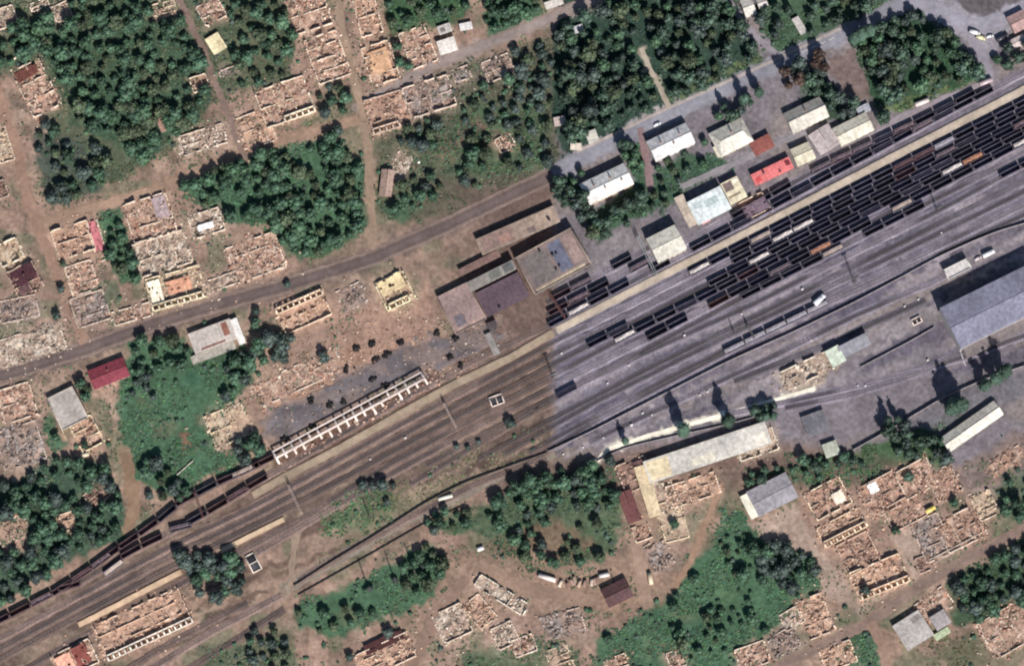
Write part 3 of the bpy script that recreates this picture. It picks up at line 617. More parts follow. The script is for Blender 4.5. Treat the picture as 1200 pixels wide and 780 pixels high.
ruin(192, 12, 18, 28, -75, 'yellow', 'small yellowish ruin at the top beside the narrow lane', h=1.6)
ruin(248, 14, 26, 28, -62, 'pink', 'pink rubble house directly above the cream-roofed hut', h=1.8)
ruin(234, 98, 20, 18, 20, 'brick', 'little burnt red-brown cottage with pale south wall by the lane', h=2.6, wallc=(214, 204, 180))
ruin(238, 164, 54, 24, 18, 'pale', 'pale pink flattened house with white fragments, west of the narrow lane', h=1.8, dens=1.3)
ruin(268, 84, 22, 8, 20, 'grey', 'low strip of grey rubble beside the narrow lane', h=1.2, div=(1, 0), beams=2)
ruin(334, 120, 60, 46, 20, 'pink', 'pink ruin with a white windowed row of rooms on its south side', cells=('S', 0.62, 0.38), wallc=(226, 214, 184))
ruin(300, 152, 38, 40, 20, 'orange', 'orange rubble heap adjoining the ruin with the white windowed row', h=1.8)
ruin(362, 16, 46, 42, 18, 'pink', 'upper of the two pink ruins west of the straight lane', div=(4, 1))
ruin(384, 68, 56, 40, -70, 'pink', 'lower of the two pink ruins west of the straight lane', div=(4, 2))
ruin(431, 20, 46, 26, -75, 'orange', 'narrow orange ruin east of the straight lane at the top edge', div=(4, 1))
ruin(446, 75, 48, 34, -72, 'orange', 'orange roofless house east of the straight lane', div=(4, 1), roof=[(-0.7, -0.7, 0.5, 0.7, (206, 164, 130), 2.4, 0.08)])
ruin(490, 56, 46, 32, -68, 'pink', 'dusky pink ruin north of the upper street, west of the white shed', div=(4, 1), h=2.0)
ruin(454, 132, 46, 42, 18, 'brick', 'dark red and orange collapsed house at the lane crossing', div=(3, 2), cells=('S', 0.7, 0.0))
ruin(503, 114, 56, 38, 18, 'grey', 'greyish pink ruin joined east of the red collapsed house', div=(4, 1), wallc=(204, 178, 160))
ruin(541, 87, 20, 16, 18, 'grey', 'small grey outhouse ruin south of the upper street', h=1.6, div=(1, 0), beams=3)
ruin(584, 80, 34, 26, 22, 'grey', 'pale grey ruin south of the upper street near the seam of woodland', h=1.8)
ruin(592, 168, 20, 18, 30, 'pink', 'small pinkish ruin in the faded scrub', h=1.6, beams=3)
ruin(468, 196, 34, 20, 60, 'pale', 'thin scatter of pale wall stumps in the brown scrub', h=1.0, keep=0.4, mound=0.3, dens=0.6, beams=2)
ruin(3, 170, 42, 18, -72, 'yellow', 'yellowish ruin at the left edge beside the dirt road', h=1.8)
ruin(2, 222, 20, 12, -72, 'burnt', 'small burnt maroon ruin at the left edge', h=1.8, div=(1, 0))
ruin(11, 296, 28, 26, 25, 'yellow', 'bright yellow and white ruin at the left edge', h=2.4, wallc=(228, 218, 190))
ruin(30, 328, 34, 32, -62, 'burnt', 'dark maroon burnt house with sagging roof near the left edge', roof=[(-0.9, -0.9, 0.3, 0.9, (78, 50, 56), 2.6, 0.25), (0.3, -0.8, 0.9, 0.2, (104, 78, 78), 1.8, -0.2)])
ruin(22, 362, 44, 26, 12, 'grey', 'heap of grey planks below the burnt maroon house', h=1.2, beams=16)
ruin(36, 404, 78, 32, 18, 'pale', 'wide field of pale shattered blocks above the main road', h=1.3, keep=0.5, dens=1.6)
ruin(86, 282, 44, 36, 18, 'orange', 'orange tiled ruin west of the fallen pink roof strip', div=(3, 1))
ruin(114, 282, 50, 13, -72, 'pink', 'long fallen pink roof strip beside the small lawn', h=1.4, div=(1, 0), roof=[(-0.95, -0.8, 0.5, 0.8, (196, 120, 124), 1.6, 0.05)], dens=0.5)
ruin(96, 326, 36, 32, -72, 'pink', 'dusty pink ruin on the east side of the dirt road', h=1.8)
ruin(106, 362, 36, 40, -72, 'grey', 'scattered grey pink ruin at the road corner', h=1.4, dens=0.9)
ruin(176, 256, 52, 48, 18, 'pink', 'pink ruin with grey roof slabs east of the small lawn', div=(4, 2), roof=[(0.3, -0.2, 0.9, 0.9, (160, 142, 142), 1.7, 0.1)])
ruin(190, 298, 62, 40, 18, 'pale', 'pale jumble of concrete panels in the middle of the long ruined block', div=(4, 1), dens=1.4)
ruin(206, 338, 64, 38, 16, 'yellow', 'yellow-fronted ruin with an orange roof slab beside the main road', cells=('S', 0.95, 0.0), wallc=(226, 214, 172), roof=[(-0.3, -0.3, 0.6, 0.5, (200, 148, 122), 2.6, 0.15), (-0.95, -0.6, -0.5, 0.8, (240, 228, 204), 2.8, 0.1)])
ruin(242, 262, 38, 28, 18, 'pale', 'white and beige ruin in the yard left of the round wood', h=2.0, roof=[(-0.6, -0.5, 0.4, 0.0, (236, 230, 226), 2.2, 0.1)])
ruin(300, 302, 60, 44, 20, 'pink', 'salmon ruin with rows of wall stumps just above the main road', div=(6, 2), h=1.8)
ruin(262, 330, 46, 14, 20, 'pale', 'low roadside line of white and grey debris', h=1.2, div=(1, 0), dens=1.2)
ruin(155, 368, 46, 16, 16, 'pink', 'low ruined white-walled strip along the main road', h=1.4, div=(4, 0), wallc=(222, 206, 190))
ruin(356, 366, 58, 32, 24, 'orange', 'roofless orange house with window openings in its north wall, south of the road', cells=('N', 1.0, 0.0), wallc=(222, 188, 156), div=(4, 1))
ruin(463, 341, 36, 36, 26, 'yellow', 'yellow-roofed house with a white south room, beside the depot yard', h=2.8, roof=[(-0.9, -0.1, 0.8, 0.95, (222, 198, 156), 3.0, -0.05)], cells=('S', 0.7, 0.1), wallc=(240, 226, 170))
ruin(412, 348, 30, 26, 24, 'grey', 'small brownish grey debris pile between the orange and yellow houses', h=1.2, keep=0.4)
ruin(350, 442, 104, 28, 25, 'pink', 'long fallen brick wing in front of the depot slab', h=1.1, keep=0.45, div=(8, 1), dens=1.2, mound=0.5)
ruin(268, 498, 46, 40, 24, 'yellow', 'roofless beige walls full of weeds beside the green lawn', h=2.2, mound=0.4, wallc=(222, 200, 158), dens=0.5, beams=2)
ruin(20, 472, 40, 40, 18, 'pink', 'reddish pink ruin at the left edge below the main road', h=1.8)
ruin(24, 522, 50, 46, 18, 'grey', 'broad grey pink rubble lot at the left edge below the road', h=1.2, keep=0.5)
ruin(102, 508, 36, 28, -62, 'orange', 'shattered orange back half of the grey flat-roofed house', h=2.2, wallc=(238, 220, 176))
ruin(16, 626, 36, 38, 18, 'pink', 'bare pink foundation among dark trees in the lower left', h=0.8, keep=0.4, mound=0.4, dens=0.6)
ruin(76, 612, 24, 20, 18, 'orange', 'small orange ruin hidden between the lower-left trees', h=1.8)
ruin(114, 580, 26, 20, 40, 'burnt', 'brown timber wreck among the lower-left trees', h=1.4, beams=14)
ruin(168, 731, 106, 44, 25, 'orange', 'roofless orange brick station hall with a white windowed front', cells=('S', 1.0, 0.0, (238, 230, 220)), div=(9, 2), h=2.8, wallc=(226, 182, 152), name='ruined_station', dens=0.8)
ruin(88, 772, 48, 30, 26, 'pink', 'pink gabled ruin west of the orange station hall', h=2.2, roof=[(0.0, -0.7, 0.7, 0.8, (124, 72, 66), 2.4, 0.3), (-0.9, -0.6, -0.1, 0.7, (226, 170, 146), 2.2, 0.1)])
ruin(588, 697, 66, 15, -32, 'pale', 'narrow whitish shell of a long shed in the dirt yard', h=2.4, div=(6, 0), wallc=(222, 212, 196), beams=0)
ruin(530, 730, 36, 36, 25, 'pale', 'pale open-roofed ruin by the bend of the dirt path', h=2.2, div=(3, 1))
ruin(562, 716, 34, 24, -50, 'orange', 'orange tile heap just left of the narrow whitish shed', h=1.4)
ruin(592, 744, 26, 26, 25, 'pale', 'pale crumbled ruin with weeds below the whitish shed', h=1.6)
ruin(452, 768, 64, 30, 25, 'orange', 'orange roofless ruin at the bottom edge under a dark scorched strip', div=(7, 2), h=2.2, roof=[(-0.6, 0.6, 0.9, 1.4, (70, 46, 46), 2.0, 0.2)])
ruin(660, 730, 46, 26, 15, 'grey', 'scattered white and grey wreckage in the lower dirt yard', h=1.2, keep=0.4)
ruin(656, 772, 28, 26, -70, 'yellow', 'cream floor of a small ruin at the bottom edge', h=1.4, mound=0.4)
ruin(614, 756, 26, 20, 20, 'pink', 'dull pink ruin above the bottom edge', h=1.4)
ruin(792, 772, 18, 20, 20, 'pink', 'small pink ruin in the green at the bottom edge', h=1.4)
ruin(722, 776, 26, 14, 20, 'orange', 'small orange ruin at the bottom edge west of the green', h=1.4)
ruin(744, 556, 34, 36, -68, 'burnt', 'brown burnt ruin at the west end of the long pale hall', h=2.2, roof=[(-0.8, 0.1, 0.5, 0.8, (112, 84, 82), 2.4, 0.1)])
ruin(812, 574, 60, 26, 18, 'orange', 'orange brick rooms fallen open behind the long pale hall', h=2.0, div=(5, 1), cells=None)
ruin(886, 520, 46, 28, 18, 'pale', 'white crumbled east end of the long pale hall', h=2.4, div=(4, 1), wallc=(232, 220, 200))
ruin(780, 580, 22, 34, 18, 'pale', 'cream strip of wall stumps below the west part of the pale hall', h=1.6, mound=0.5, keep=0.4)
ruin(788, 610, 46, 28, -75, 'yellow', 'yellow-edged roofless garden enclosure full of green weeds', h=1.2, mound=0.15, dens=0.3, div=(2, 0), beams=0, wallc=(206, 190, 144))
ruin(752, 624, 20, 18, 20, 'orange', 'tiny cream and orange hut ruin beside the earth yard', h=1.8, beams=2, div=(1, 0))
ruin(772, 650, 34, 24, -60, 'grey', 'grey and rust scrap heap east of the earth yard', h=1.2, keep=0.4)
ruin(970, 584, 46, 34, 28, 'brick', 'cream-walled ruin full of red tile rubble, nearest the arched garage', h=2.4, wallc=(232, 214, 180), roof=[(0.2, -0.7, 0.8, 0.1, (226, 212, 190), 2.4, 0.1)])
ruin(986, 618, 54, 24, 27, 'orange', 'tan ruin with a row of round openings south of the tile-filled ruin', cells=('S', 1.0, 0.0), wallc=(214, 182, 146), h=1.8)
ruin(1006, 648, 40, 38, 27, 'brick', 'dark brown collapsed roof frame with red tiles', h=2.0, beams=26)
ruin(1030, 676, 62, 34, 22, 'orange', 'walled ruin with a dotted cream front along the dirt street', cells=('S', 0.95, 0.05), wallc=(230, 196, 160), div=(5, 1))
ruin(1034, 580, 46, 40, 28, 'brick', 'rust and white ruin at the head of the earth lane', h=2.2, roof=[(-0.5, 0.3, 0.0, 0.9, (240, 232, 222), 2.4, 0.1)])
ruin(1074, 560, 42, 34, 28, 'pink', 'peach collapsed house below the dark shrubs', h=2.0, dens=1.3)
ruin(1106, 566, 32, 34, 28, 'brick', 'peach and red ruin at the end of the long shed path', h=2.2)
ruin(1060, 600, 44, 30, 28, 'brick', 'brick rooms broken open above the earth lane', h=2.0)
ruin(1092, 630, 50, 34, -68, 'grey', 'grey pink circular rubble on the east side of the earth lane', h=1.6)
ruin(1126, 620, 50, 38, 26, 'brick', 'long ruin with brown timbers and a white roadside wall', h=2.2, beams=20, wallc=(226, 212, 196))
ruin(1084, 660, 20, 18, 20, 'burnt', 'small dark hollow ruin at the lane mouth', h=1.6, beams=2, div=(1, 0))
ruin(1154, 592, 30, 24, -65, 'yellow', 'yellowish ruin beside the tall shrubs at the right', h=1.6)
ruin(1090, 712, 52, 26, 35, 'pink', 'pink crumbled bricks around the grey-roofed house', h=1.2, keep=0.4)
ruin(955, 722, 46, 32, -68, 'orange', 'peach ruin on the north bank of the dirt street', h=2.0)
ruin(928, 724, 24, 20, 30, 'pale', 'small pale ruin in weeds left of the peach ruin', h=1.6)
ruin(918, 752, 32, 24, 30, 'grey', 'washed-out grey rubble beside the dirt street', h=1.2, keep=0.4)
ruin(982, 768, 38, 26, 20, 'orange', 'orange ruin at the bottom edge left of the forked road', h=1.8)
ruin(882, 768, 36, 26, 20, 'pink', 'pink ruin at the bottom edge beside the big green', h=1.8)
ruin(1180, 738, 56, 46, 30, 'pink', 'broad pink rubble lot in the lower-right corner', h=1.6, dens=1.3)
ruin(1180, 540, 44, 18, 32, 'brick', 'red-brown scrap row in the dirt yard at the right edge', h=1.2, keep=0.3, beams=4)
ruin(946, 434, 60, 22, 25, 'pale', 'pale wrecked shed reduced to a rubble bank west of the green-white roof', h=2.6, keep=0.45, wallc=(222, 210, 190), dens=1.2)
ruin(884, 242, 30, 22, 27, 'burnt', 'brown roof with a smashed orange corner beside the red-roofed store', h=3.0, roof=[(-1, -0.9, 1, 0.4, (124, 104, 114), 3.3, 0.0)], name='ruined_house')

# ------------------------------------------------------------------ standing buildings
def wallmat(c): return mat('plaster_%d_%d_%d' % c, lin(c), 0.9, 0.15, 0.5, spec=0.15)
def roofmat(c, metal=False): return mat('roof_%d_%d_%d' % c, lin(c), 0.75, 0.26, 0.5, spec=0.25, streak=('X', 0.45, 0.22))
M_GLASS = mat('window_glass', (0.03, 0.035, 0.045), 0.15, 0.1, 1.0, spec=0.5)
M_DOOR = mat('door_wood', (0.12, 0.08, 0.06), 0.7, 0.2, 1.5)
M_CHIM = mat('chimney_brick', lin((150, 110, 96)), 0.9, 0.25, 2.0)
M_DARK = mat('roof_tar', (0.05, 0.05, 0.06), 0.9, 0.3, 0.8)
def building(cx, cy, L_, W_, a, h, label, roofc, wallc=(206, 198, 186), kind='gable', pitch=24, chim=0, name='house', cat='house', patches=(), parapet=None, group=None, rooftop=0, doors=None, hip=0.0):
    zr = h+(W_*0.25*math.tan(R(pitch))*0.5 if kind == 'gable' else 0)
    X, Y = P(cx, cy, zr); l, w_ = L_*0.25, W_*0.25; ar = R(a)
    root = thing(name, label, cat, (X, Y, 0), ar, group)
    wm = wallmat(wallc); rise = w_*math.tan(R(pitch)) if kind == 'gable' else 0
    i = 0.35; wb = MB(); x0, x1, y0, y1 = -l+i, l-i, -w_+i, w_-i
    if kind == 'gable':
        rs = (w_-i)*math.tan(R(pitch)) if not hip else 0
        V = [(x0, y0, 0), (x1, y0, 0), (x1, y1, 0), (x0, y1, 0), (x0, y0, h), (x1, y0, h), (x1, y1, h), (x0, y1, h), (x0, 0, h+rs-0.02), (x1, 0, h+rs-0.02)]
        F = [[0, 1, 5, 4], [2, 3, 7, 6], [1, 2, 6, 5], [3, 0, 4, 7], [5, 6, 9, 9], [7, 4, 8, 8]]
        wb.add(V, F)
    else: wb.box(x0, y0, 0, x1, y1, h-0.02)
    wb.part('wall', wm, root)
    rm = roofmat(roofc); rb = MB()
    if kind == 'gable':
        t = 0.18; n = 12; hx = l*hip
        ze = h-i*math.tan(R(pitch))+0.05
        for s in (-1, 1):
            xs = np.linspace(-1, 1, n); V = []
            for u in xs:
                for v in (1.0, 0.66, 0.33, 0.0):
                    xx = u*(l-hx*(1-v)) ; yy = s*w_*v; zz = ze+rise*(1-v)+0.03*(rng.random()-0.5)
                    V.append((xx, yy, zz))
            V = np.array(V); q = (np.arange(n-1)[:, None]*4+np.arange(3)[None]).ravel(); F = np.stack([q, q+4, q+5, q+1], 1)
            if s > 0: F = F[:, ::-1]
            V2 = V.copy(); V2[:, 2] -= t; rb.add(V, F); rb.add(V2, F[:, ::-1])
        if hip:
            for s in (-1, 1):
                V = [(s*l, -w_, ze), (s*l, w_, ze), (s*(l-hx), 0, ze+rise)]
                rb.add(V, np.array([[0, 1, 2, 2] if s > 0 else [1, 0, 2, 2]]))
        else:
            for s in (-1, 1):                                     # barge boards close the roof's thickness at the gables
                for sy in (-1, 1):
                    V = [(s*l, sy*w_, ze), (s*l, 0, ze+rise), (s*l, 0, ze+rise-t), (s*l, sy*w_, ze-t)]; rb.add(V, [[0, 1, 2, 3]])
        rf = rb.part('roof', rm, root)
        MB().box(-l+hx+0.02, -0.18, ze+rise+0.0, l-hx-0.02, 0.18, ze+rise+0.12).part('ridge_cap', roofmat(tuple(int(v*0.85) for v in roofc)), rf)
        for k in range(chim):
            x = -l*0.7+1.4*l*(k+0.5)/chim+rng.random()*1.2; s = 1 if k % 2 == 0 else -1; y = s*w_*0.28; zt = ze+rise*0.72
            cb = MB().box(x-0.4, y-0.3, zt-0.4, x+0.4, y+0.3, ze+rise+0.9).box(x-0.5, y-0.4, ze+rise+0.9, x+0.5, y+0.4, ze+rise+1.05)
            cb.part('chimney', M_CHIM, rf)
    else:
        sl = math.tan(R(pitch)) if kind == 'mono' else 0
        n = max(int(L_/8), 3); m = max(int(W_/8), 3); U, Vv = np.meshgrid(np.linspace(-l, l, n), np.linspace(-w_, w_, m))
        Z = h+0.08+(Vv+w_)*sl+0.03*(rng.random(U.shape)-0.5); q = (np.arange(m-1)[:, None]*n+np.arange(n-1)[None]).ravel()
        V = np.stack([U, Vv, Z], -1).reshape(-1, 3); rb.add(V, np.stack([q, q+1, q+n+1, q+n], 1))
        rb.box(-l, -w_, h-0.25, l, w_, h-0.01) if not sl else rb.box(-l, -w_, h-0.25, l, w_, h)
        rf = rb.part('roof', rm, root)
        if parapet:
            pm = wallmat(parapet); p = MB(); z1 = h+0.75
            p.box(-l-0.02, -w_-0.02, h, l+0.02, -w_+0.45, z1).box(-l-0.02, w_-0.45, h, l+0.02, w_+0.02, z1).box(-l-0.02, -w_+0.45, h, -l+0.45, w_-0.45, z1).box(l-0.45, -w_+0.45, h, l+0.02, w_-0.45, z1)
            p.part('parapet', pm, root)
        for k, (u0, v0, u1, v1, c) in enumerate(patches):
            n2 = 16; tt = np.linspace(0, 2*math.pi, n2, endpoint=False)
            e = np.stack([np.clip(np.cos(tt+0.3)*2.2, -1, 1), np.clip(np.sin(tt+0.3)*2.2, -1, 1)], 1)*(0.9+0.1*rng.random((n2, 1)))
            xx = ((u0+u1)/2+(u1-u0)/2*e[:, 0])*l; yy = ((v0+v1)/2+(v1-v0)/2*e[:, 1])*w_; zz = h+0.13+0.006*k+(yy+w_)*sl
            V = np.stack([xx, yy, zz], 1); me = bpy.data.meshes.new('roof_patch'); me.from_pydata(V.tolist(), [], [list(range(n2))]); me.materials.append(roofmat(c)); link('roof_patch', me, rf)
        for k in range(rooftop):
            x = (rng.random()*1.7-0.85)*l; y = (rng.random()*1.6-0.8)*w_; s = 0.35+0.4*rng.random(); zz = h+(y+w_)*sl
            MB().box(x-s, y-s, zz, x+s, y+s, zz+0.9+0.5*rng.random()).box(x-s-0.1, y-s-0.1, zz+1.5, x+s+0.1, y+s+0.1, zz+1.62).part('roof_vent', M_DARK, rf)
    # windows and a door on the south front
    nw = max(int((x1-x0)/3.6), 1); floors = 2 if h > 5 else 1
    for f in range(floors):
        for k in range(nw):
            x = x0+(x1-x0)*(k+0.5)/nw
            if f == 0 and k == nw//2:
                MB().box(x-0.5, y0-0.06, 0.02, x+0.5, y0-0.003, 2.1).part('door', M_DOOR, root); continue
            if h < 2.4: continue
            z = 1.0+f*2.9
            wf = MB().box(x-0.65, y0-0.05, z-0.08, x+0.65, y0-0.003, z+1.4).part('window', wallmat((226, 224, 220)), root)
            MB().box(x-0.55, y0-0.075, z+0.02, x+0.55, y0-0.053, z+1.3).part('pane', M_GLASS, wf)
    if doors:                                                     # arched garage bays along the south front
        for k in range(doors):
            x = x0+(x1-x0)*(k+0.5)/doors; wd = (x1-x0)/doors*0.32
            tt = np.linspace(0, math.pi, 7); pts = [(x+wd, 0.03)]+[(x+wd*math.cos(t), 1.9+wd*math.sin(t)) for t in tt]+[(x-wd, 0.03)]
            V = [(px, y0-0.09, pz) for px, pz in pts]; me = bpy.data.meshes.new('garage_door'); me.from_pydata(V, [], [list(range(len(V)))[::-1]]); me.materials.append(M_DARK); link('garage_door', me, root)
    RECTS.append((cx, cy, L_, W_, ar))
    return root
B = building
B(786, 166, 52, 27, 26, 6.2, 'white-roofed two-storey house with a car parked in its shadow by the street', (218, 214, 212), (216, 208, 196), chim=3)
B(711, 215, 58, 28, 26, 6.4, 'white-roofed two-storey house nearest the pink flat-roofed depot wing', (222, 218, 212), (206, 180, 150), chim=4)
B(857, 160, 44, 32, 27, 4.2, 'cream hip-roofed house with a side porch, west of the brown shed', (212, 205, 192), (210, 196, 170), hip=0.35, chim=1, pitch=26)
B(848, 174, 22, 14, 27, 3.0, 'low cream lean-to in front of the hip-roofed house', (226, 216, 192), (210, 200, 180), kind='mono', pitch=4, name='annex', cat='shed')
B(893, 170, 26, 17, 28, 3.2, 'small shed with a brown-red roof below the cream house', (142, 84, 76), (190, 150, 130), kind='mono', pitch=6, name='shed', cat='shed')
B(945, 134, 48, 27, 26, 4.4, 'house with cream-grey gable roof beside the brown tree row', (198, 190, 178), (206, 196, 180), pitch=31, chim=1)
B(1000, 151, 44, 24, 27, 4.2, 'cream gabled house touching the round dark tree by the sidings', (216, 208, 190), (216, 206, 186), pitch=20)
B(1012, 128, 16, 10, 26, 2.6, 'small whitish outbuilding behind the cream gabled house', (176, 176, 184), (200, 200, 200), kind='flat', name='shed', cat='shed')
B(966, 163, 28, 28, -58, 4.0, 'pinkish grey hall between two cream roofs beside the sidings', (184, 170, 168), (196, 182, 174), kind='gable', pitch=8, name='storage_hall', cat='hall')
B(941, 180, 24, 22, 24, 4.6, 'cream tent-roofed store with a central ridge east of the red roof', (212, 202, 178), (206, 194, 166), pitch=14, name='warehouse', cat='warehouse')
B(905, 201, 50, 15, 26, 4.0, 'long store with a bright red ribbed roof beside the sidings', (222, 122, 120), (200, 170, 160), kind='mono', pitch=3, name='warehouse', cat='warehouse', patches=((-0.9, -0.6, -0.6, 0.2, (204, 84, 84)), (0.7, -0.2, 0.95, 0.7, (120, 50, 56))), rooftop=2)
B(831, 241, 44, 30, 27, 5.2, 'warehouse with a scuffed white metal roof west of the broken cream store', (214, 220, 218), (196, 188, 180), kind='mono', pitch=5, name='warehouse', cat='warehouse', patches=((-0.2, -0.1, 0.6, 0.5, (176, 188, 186)), (-0.8, 0.2, -0.3, 0.6, (186, 196, 196)), (-0.6, -0.6, 0.3, -0.35, (230, 232, 230))))
B(860, 223, 22, 28, 27, 5.0, 'store with half brown and half cream broken roof next to the white warehouse', (222, 210, 180), (200, 188, 168), kind='flat', name='warehouse', cat='warehouse', patches=((-0.9, 0.1, 0.2, 0.9, (126, 108, 104)), (0.25, 0.5, 0.9, 0.9, (238, 228, 206)), (-0.9, -0.5, 0.6, -0.3, (150, 130, 110))))
B(826, 257, 11, 9, 27, 3.0, 'little pink-roofed hut at the south corner of the white warehouse', (230, 170, 170), (200, 170, 164), kind='flat', name='hut', cat='hut')
B(804, 247, 12, 40, 27, 2.6, 'narrow pale lean-to at the west side of the white warehouse', (190, 174, 158), (190, 178, 160), kind='flat', name='annex', cat='shed')
B(781, 285, 38, 32, 27, 8.0, 'tall cream gabled warehouse next to the signal gantry', (208, 202, 188), (206, 196, 176), pitch=15, name='warehouse', cat='warehouse')
hall = B(1169, 357, 124, 54, 26.5, 12.0, 'huge grey train shed running off the right edge', (132, 130, 146), (190, 182, 176), pitch=10, name='train_shed', cat='train shed')
B(1168, 394, 84, 16, 26.5, 5.0, 'low brownish annex along the south side of the huge train shed', (122, 112, 112), (186, 176, 170), kind='mono', pitch=4, name='annex', cat='shed')
B(1122, 315, 31, 13, 27, 4.6, 'small building with a white flat roof in front of the train shed', (206, 200, 196), (210, 204, 198), kind='flat', name='workshop', cat='workshop', parapet=(216, 210, 204))
B(979, 417, 18, 21, 28, 5.0, 'square hut with a pale green-white roof south of the grey rake', (206, 214, 194), (214, 210, 200), kind='flat', name='workshop', cat='workshop')
B(1001, 405, 38, 15, 27, 4.6, 'long grey-roofed workshop joined to the pale green-white hut', (148, 146, 152), (178, 172, 170), kind='mono', pitch=5, name='workshop', cat='workshop')
B(1139, 499, 78, 20, 35, 3.8, 'very long narrow shed with a white south roof slope, by the columnar poplars', (222, 214, 200), (200, 190, 178), pitch=28, name='long_shed', cat='shed')
B(905, 579, 52, 33, 27, 4.4, 'grey-roofed garage with arched bays and a white west lean-to', (154, 148, 152), (206, 182, 160), kind='gable', pitch=7, name='garage', cat='garage', doors=5)
B(880, 592, 14, 30, 27, 3.2, 'white lean-to at the west end of the arched garage', (234, 228, 208), (220, 206, 190), kind='flat', name='annex', cat='shed')
B(974, 526, 18, 17, 20, 3.2, 'small square hut with greenish-grey roof among shrubs', (182, 184, 166), (196, 190, 176), kind='flat', name='hut', cat='hut')
B(956, 496, 28, 26, 20, 3.0, 'grey framed open shed roof above the square hut', (118, 114, 118), (180, 176, 170), kind='flat', name='open_shed', cat='shed', patches=((-0.9, -0.8, -0.1, 0.8, (108, 106, 112)), (0.05, -0.8, 0.9, 0.8, (114, 112, 117))))
B(829, 530, 150, 27, 18.5, 4.4, 'very long hall with a pale dusty roof beside the light footpath', (198, 192, 182), (206, 192, 168), kind='mono', pitch=3, name='long_hall', cat='hall', patches=((-0.98, -0.9, -0.6, 0.9, (214, 196, 162)), (0.2, 0.0, 0.6, 0.9, (188, 182, 174)), (-0.3, -0.8, 0.1, -0.1, (218, 208, 190)), (0.75, -0.9, 0.95, 0.2, (230, 220, 204))))
B(759, 575, 15, 62, 17, 3.2, 'narrow cream wing turning south from the long pale hall', (212, 190, 156), (206, 186, 156), kind='flat', name='annex', cat='shed')
B(738, 593, 38, 17, -70, 3.4, 'long maroon-roofed barn west of the earth yard', (118, 76, 74), (150, 110, 96), pitch=18, name='barn', cat='barn')
B(723, 694, 32, 24, 26, 3.4, 'dark maroon-roofed house by the earth yard with a white strip behind it', (92, 66, 66), (190, 170, 150), pitch=16)
B(127, 437, 45, 24, 22, 3.8, 'house with a crimson red roof beside the green lawn', (134, 62, 72), (190, 150, 140), pitch=14, chim=1)
B(79, 478, 42, 34, -63, 3.2, 'house with a plain grey flat roof and cream side wall, west of the crimson roof', (176, 166, 158), (228, 212, 176), kind='flat', parapet=(190, 180, 168))
B(249, 394, 52, 26, 21, 4.0, 'pale-roofed hall beside the main road at the north end of the lawn', (196, 184, 174), (200, 190, 178), kind='flat', name='hall', cat='hall', patches=((-0.7, -0.85, 0.5, -0.65, (130, 90, 78)), (0.5, -0.4, 0.8, 0.9, (146, 100, 84))))
B(250, 413, 54, 10, 21, 2.4, 'low grey terrace strip in front of the pale-roofed hall', (176, 168, 156), (180, 172, 160), kind='flat', name='annex', cat='shed')
B(279, 388, 8, 32, 21, 3.6, 'narrow white-roofed wing at the east end of the pale-roofed hall', (232, 226, 218), (226, 220, 212), kind='flat', name='annex', cat='shed')
B(253, 51, 22, 18, -58, 3.2, 'cream-roofed hut beside the narrow lane in the north wood', (238, 222, 180), (220, 206, 176), kind='flat', name='hut', cat='hut', patches=((-0.2, 0.2, 0.5, 0.8, (206, 186, 146)),))
B(524, 54, 22, 17, 18, 3.4, 'shed with a clean pale roof on the upper street', (226, 216, 206), (206, 198, 190), kind='mono', pitch=5, name='shed', cat='shed')
B(546, 31, 15, 9, 12, 2.8, 'smallest white-roofed shed behind the pale shed on the upper street', (232, 226, 220), (206, 200, 190), kind='flat', name='shed', cat='shed')
B(521, 34, 16, 11, 20, 2.6, 'whitish shed with a patchy grey roof behind the pale shed', (196, 188, 182), (190, 184, 176), kind='flat', name='shed', cat='shed', patches=((-0.7, -0.5, 0.0, 0.4, (120, 112, 110)),))
B(188, 142, 26, 9, -64, 2.6, 'narrow hut with a dusty pink roof inside the north-west wood', (178, 140, 126), (170, 146, 130), kind='gable', pitch=16, name='hut', cat='hut')
B(453, 214, 32, 15, 84, 3.2, 'weathered barn with a rounded tan roof beside the straight lane', (172, 146, 132), (150, 130, 118), pitch=22, name='barn', cat='barn')
B(1070, 738, 36, 34, 32, 3.6, 'house with a light grey roof at the forked dirt street', (180, 172, 166), (206, 190, 170), kind='flat', patches=((0.2, 0.4, 0.9, 0.8, (140, 130, 124)),))
B(1102, 726, 20, 18, 32, 3.2, 'smaller grey-roofed wing east of the forked-street house', (160, 152, 150), (190, 180, 166), kind='mono', pitch=5, name='annex', cat='shed')
B(1104, 742, 20, 8, 32, 2.2, 'pale green low roof behind the forked-street house', (186, 196, 160), (190, 186, 160), kind='flat', name='shed', cat='shed')
B(694, 160, 15, 13, -70, 3.0, 'tiny whitish hut in the south end of the park', (206, 200, 190), (190, 184, 176), kind='flat', name='hut', cat='hut', patches=((-0.3, -0.6, 0.4, 0.7, (226, 220, 206)),))
B(656, 142, 14, 11, 10, 2.8, 'tiny pinkish hut at the west side of the park', (200, 182, 172), (180, 170, 160), kind='flat', name='hut', cat='hut')
B(675, 172, 13, 8, 0, 2.6, 'tiny white hut at the street corner of the park', (220, 206, 190), (190, 184, 170), kind='mono', pitch=10, name='hut', cat='hut')
B(678, 34, 12, 9, 20, 2.6, 'small pale kiosk at the north-west edge of the park', (206, 204, 206), (196, 190, 184), kind='flat', name='kiosk', cat='kiosk')
B(649, 4, 22, 9, 20, 3.0, 'white-roofed house cut by the top edge beside the upper street', (222, 212, 200), (206, 198, 186), kind='flat')
B(877, 8, 14, 22, 20, 3.4, 'whitish house east of the small street at the top edge', (214, 206, 196), (206, 198, 186), pitch=18)
